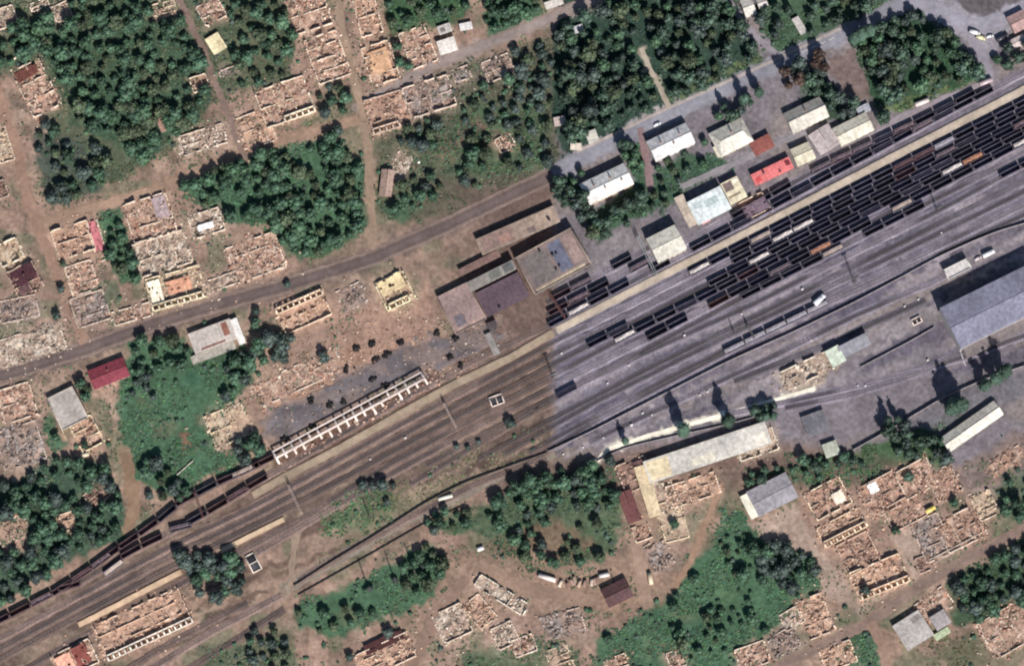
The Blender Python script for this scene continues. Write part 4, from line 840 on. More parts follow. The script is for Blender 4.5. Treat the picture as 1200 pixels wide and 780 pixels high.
B(893, 3, 12, 12, 20, 3.0, 'smaller whitish house at the top edge among gardens', (206, 196, 190), (200, 190, 180), pitch=18)
B(937, 30, 22, 9, -60, 2.8, 'slim whitish garden shed north of the street among trees', (200, 192, 186), (190, 184, 178), kind='flat', name='shed', cat='shed')
B(1194, 25, 22, 22, 27, 4.0, 'pink-roofed house at the right edge near the top', (178, 146, 140), (190, 170, 160), pitch=16)
B(1193, 49, 22, 12, 27, 3.6, 'whitish-pink house below the pink roof at the right edge', (206, 190, 184), (200, 186, 178), pitch=12)
# the depot west of the gantry
B(541, 361, 40, 50, 27, 4.2, 'depot wing with a plain pinkish flat roof, westernmost standing', (147, 125, 120), (137, 120, 113), kind='flat', name='depot_wing', cat='depot', parapet=(154, 134, 127), patches=((-0.7, -0.8, -0.1, -0.2, (113, 104, 109)), (-0.95, -1.0, 0.9, -0.75, (163, 137, 127))))
B(589, 345, 56, 32, 27, 4.0, 'depot wing with a dark maroon flat roof', (96, 79, 87), (129, 111, 109), kind='flat', name='depot_wing', cat='depot', rooftop=1)
B(576, 323, 60, 12, 27, 7.0, 'narrow pale grey roof strip behind the maroon depot wing', (142, 135, 128), (137, 129, 123), kind='flat', name='depot_wing', cat='depot', patches=((-0.1, -0.8, 0.4, 0.8, (111, 110, 102)), (0.5, -0.8, 0.95, 0.8, (96, 96, 95))))
B(562, 308, 52, 9, 27, 3.4, 'narrow pink roof strip north of the pale grey depot strip', (130, 104, 97), (137, 111, 104), kind='flat', name='depot_wing', cat='depot')
B(648, 306, 76, 50, 29, 7.0, 'largest depot building with a grey-patched brown roof and pale parapet', (127, 111, 106), (129, 116, 111), kind='flat', name='depot_hall', cat='depot', parapet=(161, 144, 130), patches=((0.05, -0.7, 0.5, 0.85, (103, 104, 120)), (0.55, -0.6, 0.92, 0.85, (153, 130, 123)), (-0.85, -0.75, 0.0, 0.8, (118, 108, 106)), (-0.9, -0.96, 0.9, -0.78, (177, 159, 137))), rooftop=5)
B(607, 270, 100, 21, 24, 5.0, 'long narrow depot building with a dusty tan roof, northernmost of the depot', (154, 134, 120), (137, 120, 111), kind='flat', name='depot_wing', cat='depot', patches=((-0.95, -0.8, -0.1, 0.9, (142, 118, 109)), (0.3, -0.5, 0.9, 0.9, (165, 144, 127)), (-0.5, -0.7, -0.2, 0.3, (163, 129, 116)), (0.2, -0.9, 0.4, -0.2, (120, 104, 100))), rooftop=2)
B(577, 403, 8, 28, 25, 3.0, 'narrow pale hut at the south-east corner of the depot slab', (144, 137, 132), (146, 137, 130), kind='flat', name='hut', cat='hut')
B(576, 380, 12, 7, 20, 3.4, 'small dark box hut between depot wings', (82, 75, 76), (129, 120, 113), kind='flat', name='hut', cat='hut')

# destroyed goods depot: slab, concrete frame along the track, holes and rubble
X, Y = P(430, 476); dr = thing('ruined_depot', 'long destroyed goods depot with white concrete frame of ribs facing the platform', 'depot ruin', (X, Y, 0), 0)
def loc(x, y): q = P(x, y); return (q[0]-X, q[1]-Y)
M_SLAB = mat('depot_slab', rough=0.9, var=0.2, scale=0.4, attr=True)
poly = [(306, 508), (318, 474), (350, 466), (385, 446), (440, 418), (470, 404), (520, 390), (560, 378), (590, 370), (594, 404), (560, 418), (510, 440), (505, 432), (325, 522)]
n1, n2 = 240, 80
xs = np.linspace(304, 600, n1); SX, SY = np.meshgrid(xs, np.linspace(-34, 34, n2)); SYc = 522-(SX-325)*0.485+SY-30
ins = inside(SX+(vnoise(SX, SYc, 9, 61)-0.5)*22, SYc+(vnoise(SX, SYc, 9, 62)-0.5)*16+(vnoise(SX, SYc, 2.5, 67)-0.5)*4, poly)
wxs, wys = PV(SX, SYc); i = (np.arange(n2-1)[:, None]*n1+np.arange(n1-1)[None]).ravel(); F = np.stack([i, i+n1, i+n1+1, i+1], 1); F = F[ins.ravel()[F].all(1)]
pat = vnoise(SX, SYc, 12, 63); C = np.array(lin((104, 97, 99)))*(0.7+0.6*pat)[..., None]; dust = sm((vnoise(SX, SYc, 16, 64)-0.42)/0.25)[..., None]; dust = np.clip(dust*0.35+(sm((9-np.abs(sdist(SX, SYc, poly)))/9)*(0.4+0.6*vnoise(SX, SYc, 5, 66)))[..., None], 0, 0.95); C = C*(1-dust)+np.array(lin((150, 126, 113)))*dust
link('floor_slab', mesh_np('floor_slab', np.stack([wxs-X, wys-Y, 0.16+0.35*vnoise(SX, SYc, 9, 65)*sm(-sdist(SX, SYc, poly)/8)], -1).reshape(-1, 3), F, C.reshape(-1, 3), M_SLAB), dr)
M_CONC = mat('white_concrete', lin((236, 216, 204)), 0.9, 0.2, 0.6)
fp = [(324+10.2*k, 537-5.45*k) for k in range(18)]
zf = 3.6
pts = [(*loc(*p), zf) for p in fp]; d = np.array(pts[-1][:2])-np.array(pts[0][:2]); d /= np.linalg.norm(d); nr = np.array([-d[1], d[0]]); fa = math.atan2(d[1], d[0])
for off, wd in ((0.0, 0.75), (4.2, 0.45)):
    p0 = np.array(pts[0][:2])+nr*off; p1 = np.array(pts[-1][:2])+nr*off; c = (p0+p1)/2
    MB().boxes([(c[0], c[1], zf)], [(np.linalg.norm(p1-p0)/2+0.3, wd, 0.3)], rz=fa).part('long_beam', M_CONC, dr)
for k, p in enumerate(pts):
    q = np.array(p[:2]); l0 = 4.3 if k not in (6, 12, 16) else 1.6; l1 = 2.9+2.4*rng.random() if k not in (4, 13) else 0.8
    c = q+nr*(l0-l1)/2; MB().boxes([(c[0], c[1], zf+0.05)], [((l0+l1)/2, 0.62, 0.24)], rz=fa+math.pi/2+(rng.random()-0.5)*0.08).part('rib_beam', M_CONC, dr)
    cm = MB()
    for o in (-l1+0.4, 0.0, l0-0.35): e = q+nr*o; cm.boxes([(e[0], e[1], zf/2-0.15)], [(0.26, 0.26, zf/2-0.14)], rz=fa)
    cm.part('column', M_CONC, dr)
rb = MB(); n = 420; t = rng.random(n); o = rng.normal(0, 3.5, n); x = pts[0][0]+(pts[-1][0]-pts[0][0])*t*1.3-nr[0]*3+nr[0]*o; y = pts[0][1]+(pts[-1][1]-pts[0][1])*t*1.3-nr[1]*3+nr[1]*o
chunks(rb, x, y, np.zeros(n)+0.1, 'brick', 0.2, 0.9); rb.part('fallen_masonry', M_RUB, dr)
zone([(310, 560), (330, 530), (500, 438), (520, 440), (520, 452), (330, 556)], (96, 72, 62), 8, 0.8)  # shadow below the concrete ribs, painted into the ground colour
# holes and wreck pieces on the slab and in the yard
M_WRECK = mat('burnt_wreck', (0.03, 0.027, 0.027), 0.9, 0.4, 1.2)
wreck_sites = [(333, 514, 'at the west end of the depot slab'), (366, 500, 'on the slab near its west end'), (388, 476, 'in the middle of the slab'), (402, 470, 'on the slab, right of the middle one'), (436, 445, 'at the rim of the slab'), (440, 422, 'in the earth yard north of the slab'), (454, 416, 'at the rust stain of the earth yard'), (416, 408, 'at the west side of the earth yard'), (437, 402, 'in the north of the earth yard'), (452, 452, 'touching the frame ribs'), (527, 417, 'on the east part of the slab'), (513, 391, 'north of the east slab'), (534, 397, 'below the pink depot wing'), (470, 402, 'in the open yard'), (406, 433, 'beside the fallen brick wing'), (380, 418, 'by the round shrub'), (540, 430, 'near the platform edge'), (365, 470, 'below the fallen brick wing')]
for k, (x, y, wh) in enumerate(wreck_sites):
    q = P(x, y); m = MB(); n = 9; m.boxes(np.stack([rng.normal(0, 0.9, n), rng.normal(0, 0.9, n), 0.6+0.5*rng.random(n)], 1), np.stack([0.5+0.9*rng.random(n), 0.3+0.5*rng.random(n), 0.3+0.4*rng.random(n)], 1), rz=rng.random(n)*3, rx=rng.random(n)*0.6, ry=rng.random(n)*0.5)
    link('burnt_wreck', m.mesh('burnt_wreck', M_WRECK), None, (q[0], q[1], 0.0), rng.random()*3, label='charred black wreckage lump lying '+wh, category='wreckage', group='charred wreckage in the depot yard')
n = 900; q = PV(rng.uniform(380, 560, n), rng.uniform(360, 440, n)); chunks(LOOSE, q[0], q[1], np.zeros(n), 'pink', 0.15, 0.6)
n = 700; tt = rng.random(n); q = PV(320+265*tt+rng.normal(0, 5, n), 500-120*tt+rng.normal(0, 14, n)); chunks(LOOSE, q[0], q[1], np.zeros(n)+0.2, 'grey', 0.15, 0.7)
n = 500; q = PV(rng.uniform(300, 460, n), rng.uniform(400, 470, n)); chunks(LOOSE, q[0], q[1], np.zeros(n)+0.02, 'orange', 0.15, 0.7)

# ------------------------------------------------------------------ walls, gantries, masts, lanterns, vehicles
M_WALLC = mat('boundary_wall', lin((168, 158, 158)), 0.9, 0.2, 0.5)
M_WALLD = mat('boundary_wall_dark', lin((110, 98, 90)), 0.9, 0.2, 0.5)
def fence(pts, label, h=2.4, th=0.15, m=None, name='boundary_wall', post=4.0):
    q = resample(pts, 8); Xs, Ys = PV(q[:, 0], q[:, 1]); p = np.stack([Xs, Ys], 1); o = p[0]
    root = thing(name, label, 'wall', (o[0], o[1], 0)); d = np.diff(p, axis=0); ln = np.hypot(*d.T); a = np.arctan2(d[:, 1], d[:, 0]); c = (p[:-1]+p[1:])/2-o
    MB().boxes(np.stack([c[:, 0], c[:, 1], np.full(len(c), h/2)], 1), np.stack([ln/2, np.full(len(c), th), np.full(len(c), h/2)], 1), rz=a).part('panel', m or M_WALLC, root)
    MB().boxes(np.stack([p[:, 0]-o[0], p[:, 1]-o[1], np.full(len(p), h/2+0.1)], 1), (th+0.1, th+0.1, h/2+0.1)).part('posts', m or M_WALLC, root)
fence([(643, 529), (690, 507), (760, 471), (850, 425), (930, 389), (1000, 355), (1060, 323), (1100, 301), (1140, 283), (1170, 271), (1215, 258)], 'long concrete wall casting a black line of shadow through the yard', h=2.2)
fence([(1000, 527), (1040, 505), (1105, 466), (1150, 446), (1215, 424)], 'concrete wall along the south-east yard behind the columnar poplars', h=2.6)
fence([(345, 686), (395, 654), (440, 627), (500, 588), (545, 565), (640, 531)], 'long dark wall beside the grassy embankment in the brown lowland', h=1.8, m=M_WALLD)
fence([(350, 697), (430, 652), (500, 612), (545, 592)], 'low dark wall along the edge of the lower green strip', h=1.3, m=M_WALLD)
fence([(700, 540), (730, 525), (790, 511), (850, 498), (890, 487)], 'low wall between the light footpath and the garden strip', h=1.6)
fence([(1009, 430), (1070, 398), (1094, 384)], 'short dark wall segment in the siding yard', h=1.8)
fence([(1116, 388), (1124, 408), (1131, 428)], 'white kerb wall at the west corner of the paved yard', h=0.9, m=wallmat((226, 222, 220)))
fence([(1124, 408), (1145, 398), (1166, 388)], 'white kerb wall dividing the paved yard', h=0.8, m=wallmat((226, 222, 220)))
fence([(592, 318), (520, 352)], 'broken brown wall north of the depot wings', h=1.8, m=M_WALLD)
fence([(1090, 655), (1110, 645), (1150, 624)], 'white roadside wall below the timbered ruin', h=1.6, m=wallmat((224, 214, 200)))
fence([(1132, 590), (1150, 622)], 'dark plank fence beside the yellowish ruin', h=1.8, m=M_WALLD)
fence([(208, 556), (226, 540)], 'short white fence at the foot of the lawn', h=1.4, m=wallmat((220, 210, 196)))
fence([(58, 470), (68, 492), (78, 515)], 'cream side wall along the grey flat-roofed house', h=1.8, m=wallmat((230, 212, 172)))
M_STEEL = mat('gantry_steel', lin((170, 172, 168)), 0.6, 0.2, 1.0, metal=0.2)
M_STEELD = mat('mast_steel', lin((104, 98, 96)), 0.6, 0.2, 1.0)
def gantry(x0, y0, x1, y1, label, h=7.5, m=M_STEEL, wd=0.7):
    a = np.array(P(x0, y0, h)); b = np.array(P(x1, y1, h)); c = (a+b)/2; ln = np.linalg.norm(b-a); an = math.atan2(b[1]-a[1], b[0]-a[0])
    root = thing('signal_gantry', label, 'gantry', (c[0], c[1], 0), an, 'gantries over the tracks')
    t = MB()
    for s in (-wd, wd):
        for z in (h, h+1.0): t.tube((-ln/2, s, z), (ln/2, s, z), 0.12, k=5)
        n = int(ln/1.6)
        for k in range(n):
            u0 = -ln/2+ln*k/n; u1 = -ln/2+ln*(k+1)/n; t.tube((u0, s, h), (u1, s, h+1), 0.07, k=4); t.tube((u0, -wd, h+1), (u1, wd, h+1), 0.07, k=4) if s > 0 else None
    t.part('lattice_beam', m, root)
    for u in (-ln/2+0.3, ln/2-0.3):
        l = MB(); [l.tube((u, s, 0), (u, s*0.8, h), 0.16, k=5) for s in (-wd, wd)]; [l.tube((u, -wd, z), (u, wd, z+1.2), 0.06, k=4) for z in np.arange(0.5, h-1.5, 1.5)]
        l.part('leg', m, root)
    for u in (-ln/5, ln/6):
        g = MB().box(u-0.25, -wd-0.35, h-0.9, u+0.25, -wd-0.1, h-0.05); g.part('signal_head', M_UNDER, root)
gantry(747, 277, 769, 322, 'pale lattice signal gantry crossing the north sidings beside the cream warehouse')
gantry(338, 568, 353, 600, 'pinkish lattice gantry crossing the left tracks below the frame ruin', h=6, m=mat('dusty_steel', lin((190, 168, 156)), 0.8, 0.2, 1.0), wd=0.5)
gantry(520, 472, 534, 500, 'thin dusty gantry crossing the tracks near the grassy islet', h=6, m=MATS['dusty_steel'], wd=0.4)
gantry(640, 338, 662, 372, 'rusty gantry crossing the sidings at the depot hall', h=6, m=mat('rusty_steel', lin((120, 84, 78)), 0.8, 0.2, 1.0), wd=0.45)
gantry(228, 577, 238, 606, 'brown bent gantry over the burnt wagons', h=5, m=MATS['rusty_steel'], wd=0.45)
gantry(876, 381, 884, 396, 'small pale gantry west of the grey rake', h=6, m=M_STEELD, wd=0.35)
def mast(x, y, h, label, lamps=True, r=0.3, name='floodlight_mast'):
    q = P(x, y); root = thing(name, label, 'mast', (q[0], q[1], 0), R(27))
    m = MB()
    for s, u in ((-1, -1), (1, -1), (1, 1), (-1, 1)): m.tube((s*r*2, u*r*2, 0), (s*r*1.2, u*r*1.2, h), 0.1, k=4)
    for z in np.arange(0, h-1, 1.4):
        for s in (-1, 1): m.tube((-r*1.6, s*r*1.6, z), (r*1.6, s*r*1.6, z+1.4), 0.05, k=4); m.tube((s*r*1.6, r*1.6, z), (s*r*1.6, -r*1.6, z+1.4), 0.05, k=4)
    m.part('lattice_mast', M_STEELD, root)
    if lamps:
        p = MB().box(-1.5, -0.5, h, 1.5, 0.5, h+0.15).box(-1.5, -0.5, h+0.9, 1.5, -0.42, h+1.0); p.part('platform', M_STEELD, root)
        for u in (-1.1, -0.35, 0.4, 1.15): MB().box(u-0.25, -0.6, h+0.3, u+0.25, -0.35, h+0.8).part('floodlight', M_STEEL, root)
mast(1001, 331, 17, 'lattice floodlight mast throwing a long thin shadow across the bare tracks')
mast(648, 442, 14, 'lattice floodlight mast at the seam of brown and grey track')
mast(1098, 247, 12, 'slim lattice mast among the eastern tracks', r=0.2)
mast(433, 693, 20, 'tall bare pole in the lower green strip with long shadow', lamps=False, r=0.22, name='pole_mast')
mast(463, 681, 18, 'second tall bare pole beside bushes in the lower green strip', lamps=False, r=0.2, name='pole_mast')
mast(486, 671, 17, 'easternmost tall bare pole of the lower green strip', lamps=False, r=0.2, name='pole_mast')
mast(433, 606, 12, 'lattice pole on the grassy embankment between tracks', lamps=False, r=0.22, name='pole_mast')
mast(109, 641, 14, 'leaning dark pole at the burnt siding below the trees', lamps=False, r=0.25, name='pole_mast')
mast(860, 390, 9, 'slim post north of the grey rake', lamps=False, r=0.14, name='pole_mast')
M_LANT = mat('lantern_white', lin((236, 230, 224)), 0.7, 0.1, 1.0)
lant = [(740, 498, 'largest, beside the western columnar tree shadow'), (707, 513, 'at the yard wall west end'), (683, 524, 'near the green thicket'), (753, 484, 'above the light footpath'), (764, 486, 'east of the one above the footpath'), (820, 463, 'between the two columnar tree shadows'), (829, 459, 'close to the eastern columnar tree shadow'), (660, 532, 'at the end of the light footpath'), (1005, 452, 'in the curved sidings'), (1014, 452, 'east in the curved sidings'), (1087, 422, 'near the paved yard'), (737, 428, 'in the middle bare tracks'), (712, 449, 'behind the lone blue wagon'), (802, 393, 'south of the fourth yard row'), (869, 368, 'west of the white shunter'), (940, 339, 'north of the white shunter'), (1103, 273, 'in the eastern bare tracks'), (1076, 351, 'near the train shed corner'), (1060, 359, 'west of the train shed corner'), (658, 414, 'on the brown tracks by the seam'), (475, 513, 'on the left brown tracks'), (434, 538, 'on the lower left brown tracks')]
lm = None
for k, (x, y, wh) in enumerate(lant):
    q = P(x, y); root = thing('switch_lantern', 'small white switch box '+wh, 'switch box', (q[0], q[1], 0.0), R(27), 'white switch boxes along the tracks')
    s = 1.25 if k == 0 else 0.75+0.3*rng.random()
    if lm is None: lm = (MB().box(-0.55, -0.4, 0.3, 0.55, 0.4, 1.3).box(-0.65, -0.5, 1.3, 0.65, 0.5, 1.42).mesh('box', M_LANT), MB().box(-0.7, -0.5, 0, 0.7, 0.5, 0.29).mesh('base', M_WALLC))
    root.scale = (s, s, s); link('box', lm[0], root); link('base', lm[1], root)
def vehicle(x, y, a, L_, W_, h, label, c, name='parked_car', cat='car', cargo=None, cab=True, group=None):
    q = P(x, y); root = thing(name, label, cat, (q[0], q[1], 0.03), R(a), group); l, w_ = L_/2, W_/2; m = mat('paint_%d_%d_%d' % c, lin(c), 0.4, 0.05, 1.0, spec=0.5)
    if cat == 'car':
        V = []
        prof = [(-l, 0.35, 0.8), (-l*0.95, 0.75, 0.95), (-l*0.62, 0.9, 1.0), (-l*0.42, 1.42, 0.8), (l*0.25, 1.45, 0.8), (l*0.55, 0.95, 1.0), (l*0.93, 0.8, 0.95), (l, 0.4, 0.8)]
        for x_, z, k in prof: V += [(x_, -w_*k, 0.3), (x_, -w_*k, z), (x_, w_*k, z), (x_, w_*k, 0.3)]
        F = []
        for k in range(7):
            b = k*4; F += [[b, b+4, b+5, b+1], [b+1, b+5, b+6, b+2], [b+2, b+6, b+7, b+3]]
        F += [[0, 1, 2, 3], [31, 30, 29, 28]]
        MB().add(V, np.array(F)).part('body', m, root)
        g = MB().box(-l*0.36, -w_*0.83, 1.0, l*0.2, -w_*0.81, 1.3).box(-l*0.36, w_*0.81, 1.0, l*0.2, w_*0.83, 1.3)
        g.add([(l*0.29, -w_*0.78, 1.42), (l*0.29, w_*0.78, 1.42), (l*0.54, w_*0.9, 0.99), (l*0.54, -w_*0.9, 0.99)], [[0, 3, 2, 1]]); g.part('windows', M_GLASS, root)
    else:
        MB().box(-l, -w_, 0.9, l*0.55 if cab else l, w_, h).part('cargo_box', m, root)
        if cab:
            c2 = MB().box(l*0.6, -w_*0.95, 0.6, l, w_*0.95, h*0.82); cb = c2.part('cab', mat('paint_%d_%d_%d' % (cargo or c), lin(cargo or c), 0.4, 0.05, 1.0, spec=0.5), root)
            MB().box(l+0.003, -w_*0.8, h*0.5, l+0.03, w_*0.8, h*0.75).part('windscreen', M_GLASS, cb)
        MB().box(-l*0.95, -w_*0.5, 0.5, l*0.58, w_*0.5, 0.89).part('chassis', M_UNDER, root)
    for sx in (-0.62, 0.62):
        for sy in (-1, 1): MB().tube((sx*l, sy*w_*0.95-0.1, 0.38), (sx*l, sy*w_*0.95+0.1, 0.38), 0.37, k=10).part('wheel', M_UNDER, root)
vehicle(770, 146, 26, 4.6, 1.9, 1.5, 'white car standing in the shadow of the white-roofed house', (232, 232, 236))
vehicle(1080, 121, 22, 8.5, 2.6, 2.8, 'long white trailer on the gravel below the eastern grove', (232, 214, 206), 'trailer', 'trailer', cab=False)
vehicle(1155, 97, 22, 8.0, 2.6, 2.8, 'pinkish trailer at the east end of the gravel yard', (196, 176, 178), 'trailer', 'trailer', cab=False)
vehicle(1142, 39, -18, 6.5, 2.3, 2.4, 'white van near the corner of the triangular lot', (236, 234, 230), 'van', 'van')
vehicle(1149, 45, -18, 5.5, 2.2, 2.2, 'cream van parked right behind the white van', (220, 212, 170), 'van', 'van')
vehicle(1160, 43, 15, 4.4, 1.9, 1.5, 'single white car by the right-hand street', (226, 222, 222))
vehicle(1174, 45, 27, 8.0, 2.6, 2.6, 'dark lorry beside the pink-roofed house', (70, 66, 76), 'lorry', 'lorry')
vehicle(1158, 298, 27, 7.5, 2.5, 3.0, 'white lorry in front of the huge train shed', (240, 236, 234), 'lorry', 'lorry')
vehicle(1146, 303, 27, 4.6, 2.0, 1.6, 'pale car beside the white lorry', (206, 192, 194))
vehicle(641, 677, -18, 10.5, 2.5, 2.6, 'long white freight container by the scrap row', (236, 220, 210), 'freight_container', 'container', cab=False)
vehicle(708, 674, 10, 6.0, 2.4, 2.4, 'white box trailer behind the maroon-roofed house', (224, 214, 206), 'trailer', 'trailer', cab=False)
vehicle(762, 678, -80, 7.0, 2.4, 2.4, 'cream trailer on the east side of the earth yard', (220, 198, 166), 'trailer', 'trailer', cab=False)
vehicle(960, 352, 45, 8.0, 3.0, 3.8, 'white shunting vehicle with a notched cab at the end of the grey rake', (238, 234, 236), 'shunter', 'locomotive', cargo=(220, 216, 218))
vehicle(1090, 597, 30, 6.0, 2.6, 2.6, 'bright yellow box lorry in the rubble lane', (240, 212, 120), 'lorry', 'lorry')
vehicle(522, 583, 15, 8.5, 2.0, 2.2, 'white flat trailer on the dirt drive beside the grassy strip', (240, 234, 214), 'trailer', 'trailer', cab=False)
vehicle(563, 643, 20, 4.0, 2.4, 2.0, 'small white cabin trailer in the open dirt field', (236, 228, 220), 'trailer', 'trailer', cab=False)
vehicle(100, 533, 10, 4.5, 2.2, 2.0, 'cream trailer beside the shattered orange house back', (226, 206, 176), 'trailer', 'trailer', cab=False)
# row of scrap bodies in the dirt yard
for k in range(9):
    q = P(658+5.3*k+rng.normal(0, 1.2), 682+rng.normal(0, 2.2)); m = MB(); c = PALN['burnt' if k % 3 else 'pale'][k % 5]
    m.boxes([(0, 0, 0.8), (0.2, 0.9, 1.2), (-0.2, -1.2, 0.9)], [(0.9, 2.2, 0.6), (0.7, 0.9, 0.5), (0.8, 0.8, 0.5)], rx=[0, 0.2, -0.1], col=c)
    link('scrap_body', m.mesh('scrap_body', M_RUB), None, (q[0], q[1], 0), R(-45+rng.random()*90), label=f'rusting scrap body, {ORD[k]} east of the long white container', category='scrap', group='row of scrap bodies')
# square signal base and white pillar frames among the tracks
def open_frame(x, y, a, L_, W_, label, m, name='concrete_pit', h=1.6):
    q = P(x, y); root = thing(name, label, 'pit', (q[0], q[1], 0), R(a)); l, w_ = L_/2, W_/2
    MB().box(-l, -w_, 0, l, -w_+0.5, h).box(-l, w_-0.5, 0, l, w_, h).box(-l, -w_+0.5, 0, -l+0.5, w_-0.5, h).box(l-0.5, -w_+0.5, 0, l, w_-0.5, h).part('rim', m, root)
    MB().box(-l+0.5, -w_+0.5, 0, l-0.5, w_-0.5, 0.35).part('floor', M_DARK, root)
    MB().box(-0.2, -w_+0.5, 0.36, 0.2, w_-0.5, h-0.1).part('cross_wall', m, root)
open_frame(582, 469, 20, 8, 6, 'square pale-rimmed concrete pit between the left tracks', M_CONC)
open_frame(297, 659, -62, 11, 6, 'white concrete frame beside the dark tree clump', wallmat((240, 226, 210)), h=1.2)
open_frame(1074, 376, 27, 6, 4, 'small dusty concrete pit beside the siding yard', M_CONC)

# ------------------------------------------------------------------ trees
def crown(seed, style):
    g = np.random.default_rng(seed); V = []; F = []; C = []; n0 = 0
    base = {'west': (0.078, 0.140, 0.088), 'dusk': (0.084, 0.112, 0.098), 'east': (0.078, 0.122, 0.088), 'poplar': (0.070, 0.118, 0.085), 'autumn': (0.11, 0.075, 0.062), 'sap': (0.084, 0.150, 0.088), 'olive': (0.100, 0.130, 0.078)}[style]  # each style is a tint of the leaves themselves
    base = np.array(base)
    if style == 'poplar':
        nl = 11; zc = np.linspace(0.9, 10.2, nl); lobes = [(0.25*g.normal(), 0.25*g.normal(), z, 0.95*math.sin(math.pi*(0.16+0.80*k/(nl-1)))+0.12, 1.4) for k, z in enumerate(zc)]
    else:
        nl = 8; lobes = [(0, 0, 1.25, 0.62, 1.0)]
        for k in range(nl):
            t = 6.283*k/nl+g.random(); r = 0.42+0.25*g.random(); lobes.append((r*math.cos(t), r*math.sin(t), 0.85+0.6*g.random(), 0.30+0.20*g.random(), 0.9))
    for (x, y, z, r, sz) in lobes:
        tone = 0.72+0.6*g.random()
        # inner mass of the lobe, a lumpy ball
        m, k = 7, 5; th = np.linspace(0, 2*math.pi, m, endpoint=False); ph = np.linspace(0.15, math.pi-0.15, k)
        T, Ph = np.meshgrid(th, ph); rr = r*(0.74+0.22*g.random(T.shape)); v = np.stack([x+rr*np.sin(Ph)*np.cos(T), y+rr*np.sin(Ph)*np.sin(T), z+rr*sz*np.cos(Ph)], -1).reshape(-1, 3)
        f = [[a*m+b, (a+1)*m+b, (a+1)*m+(b+1) % m, a*m+(b+1) % m] for a in range(k-1) for b in range(m)]
        V.append(v); F.append(np.array(f)+n0); n0 += len(v); C.append(np.clip(base*tone*(0.85+0.3*g.random((len(v), 1))), 0, 1))
        # leaf sprays over and around it
        n = 52 if style != 'poplar' else 60
        dv = g.normal(size=(n, 3)); dv[:, 2] = dv[:, 2]*0.8+0.25; dv /= np.linalg.norm(dv, axis=1)[:, None]
        c = np.array([x, y, z])+dv*r*(0.8+0.38*g.random((n, 1)))*np.array([1, 1, sz])
        nn = dv+0.75*g.normal(size=(n, 3)); nn /= np.linalg.norm(nn, axis=1)[:, None]
        a = np.cross(nn, g.normal(size=(n, 3))); a /= np.linalg.norm(a, axis=1)[:, None]; b = np.cross(nn, a); s = (0.05+0.085*g.random((n, 1)))
        q = np.stack([c-a*s*1.3, c-b*s*0.8, c+a*s*1.3, c+b*s*0.8], 1).reshape(-1, 3)
        V.append(q); F.append(np.arange(4*n).reshape(n, 4)+n0); n0 += 4*n
        C.append(np.repeat(np.clip(base*tone*(0.65+0.9*g.random((n, 1))**1.5)*(1+0.12*g.normal(size=(n, 3))), 0, 1), 4, 0))
    return np.concatenate(V), np.concatenate(F), np.concatenate(C)
M_LEAF = mat('foliage', rough=0.75, var=0.2, scale=1.2, attr=True, rnd=0.34, spec=0.2)
M_BARK = mat('bark', (0.09, 0.07, 0.055), 0.95, 0.3, 3.0)
CR = {}
for st, nv in (('west', 5), ('dusk', 3), ('east', 5), ('sap', 3), ('olive', 3), ('autumn', 2), ('poplar', 3)):
    for k in range(nv): CR[st, k] = crown(100+k*7+len(st)*31, st)
CRM = {k: mesh_np('crown', v[0], v[1], v[2], M_LEAF) for k, v in CR.items()}
def trunk_mesh(hh):
    m = MB(); m.tube((0, 0, 0), (0.02, 0.01, hh*0.5), 0.085, 0.06, 7); m.tube((0.02, 0.01, hh*0.5), (0, 0, hh), 0.06, 0.02, 6)
    for t in range(4):
        an = 1.57*t+0.4; z = hh*(0.45+0.1*t); m.tube((0.01, 0, z), (0.42*math.cos(an), 0.42*math.sin(an), z+0.32), 0.035, 0.012, 5)
    return m.mesh('trunk', M_BARK)
TR = trunk_mesh(1.3); TRP = trunk_mesh(9.0)
NV = dict(west=5, dusk=3, east=5, sap=3, olive=3, autumn=2, poplar=3)
TREES = []
def tree(x, y, r, style, label, group=None, name='broadleaf_tree', hf=None, cat='tree', force=False):
    TREES.append((x, y, r, style, label, group, name, hf or ((0.85+0.35*rng.random()) if right_side(np.array(x), np.array(y)) < 0.5 else (1.1+0.5*rng.random())), cat, force))
PLACED = []
def in_building(x, y, pad=2):
    for cx, cy, l, w_, a in RECTS:
        dx, dy = x-cx, -(y-cy); u = dx*math.cos(a)+dy*math.sin(a); v = -dx*math.sin(a)+dy*math.cos(a)
        if abs(u) < l/2+pad and abs(v) < w_/2+pad: return True
    return False
def grove(poly, spacing, r0, r1, styles, label, group, avoid=(), name='broadleaf_tree', fill=1.0):
    poly = np.array(poly, float); lo = poly.min(0); hi = poly.max(0); A_ = (hi-lo).prod(); pts = []
    n = int(A_/spacing**2*14)
    cx = rng.uniform(lo[0], hi[0], n); cy = rng.uniform(lo[1], hi[1], n); ok = inside(cx, cy, poly)
    if fill < 1: ok &= vnoise(cx, cy, spacing*2.2, 71+len(label)) < fill
    for x, y in zip(cx[ok], cy[ok]):
        if not (-40 < x < 1240 and -40 < y < 820): continue
        if any((x-a)**2+(y-b)**2 < spacing**2 for a, b in pts): continue
        if in_building(x, y, 3): continue
        if any(sdist(np.array(x), np.array(y), a[0], False) < a[1] for a in avoid): continue
        if any(sdist(np.array(x), np.array(y), lp, False) < lw/2+2.5 for lp, lw in LINES): continue
        pts.append((x, y))
        if rng.random() < 0.07: continue
        tree(x, y, (r0*0.8+(r1*1.12-r0*0.8)*rng.random()**1.3)*1.2, styles[rng.integers(len(styles))], label, group, name)
W3 = ('west', 'west', 'olive', 'sap'); D3 = ('dusk', 'dusk', 'west', 'olive'); E3 = ('east', 'east', 'dusk', 'olive', 'sap')
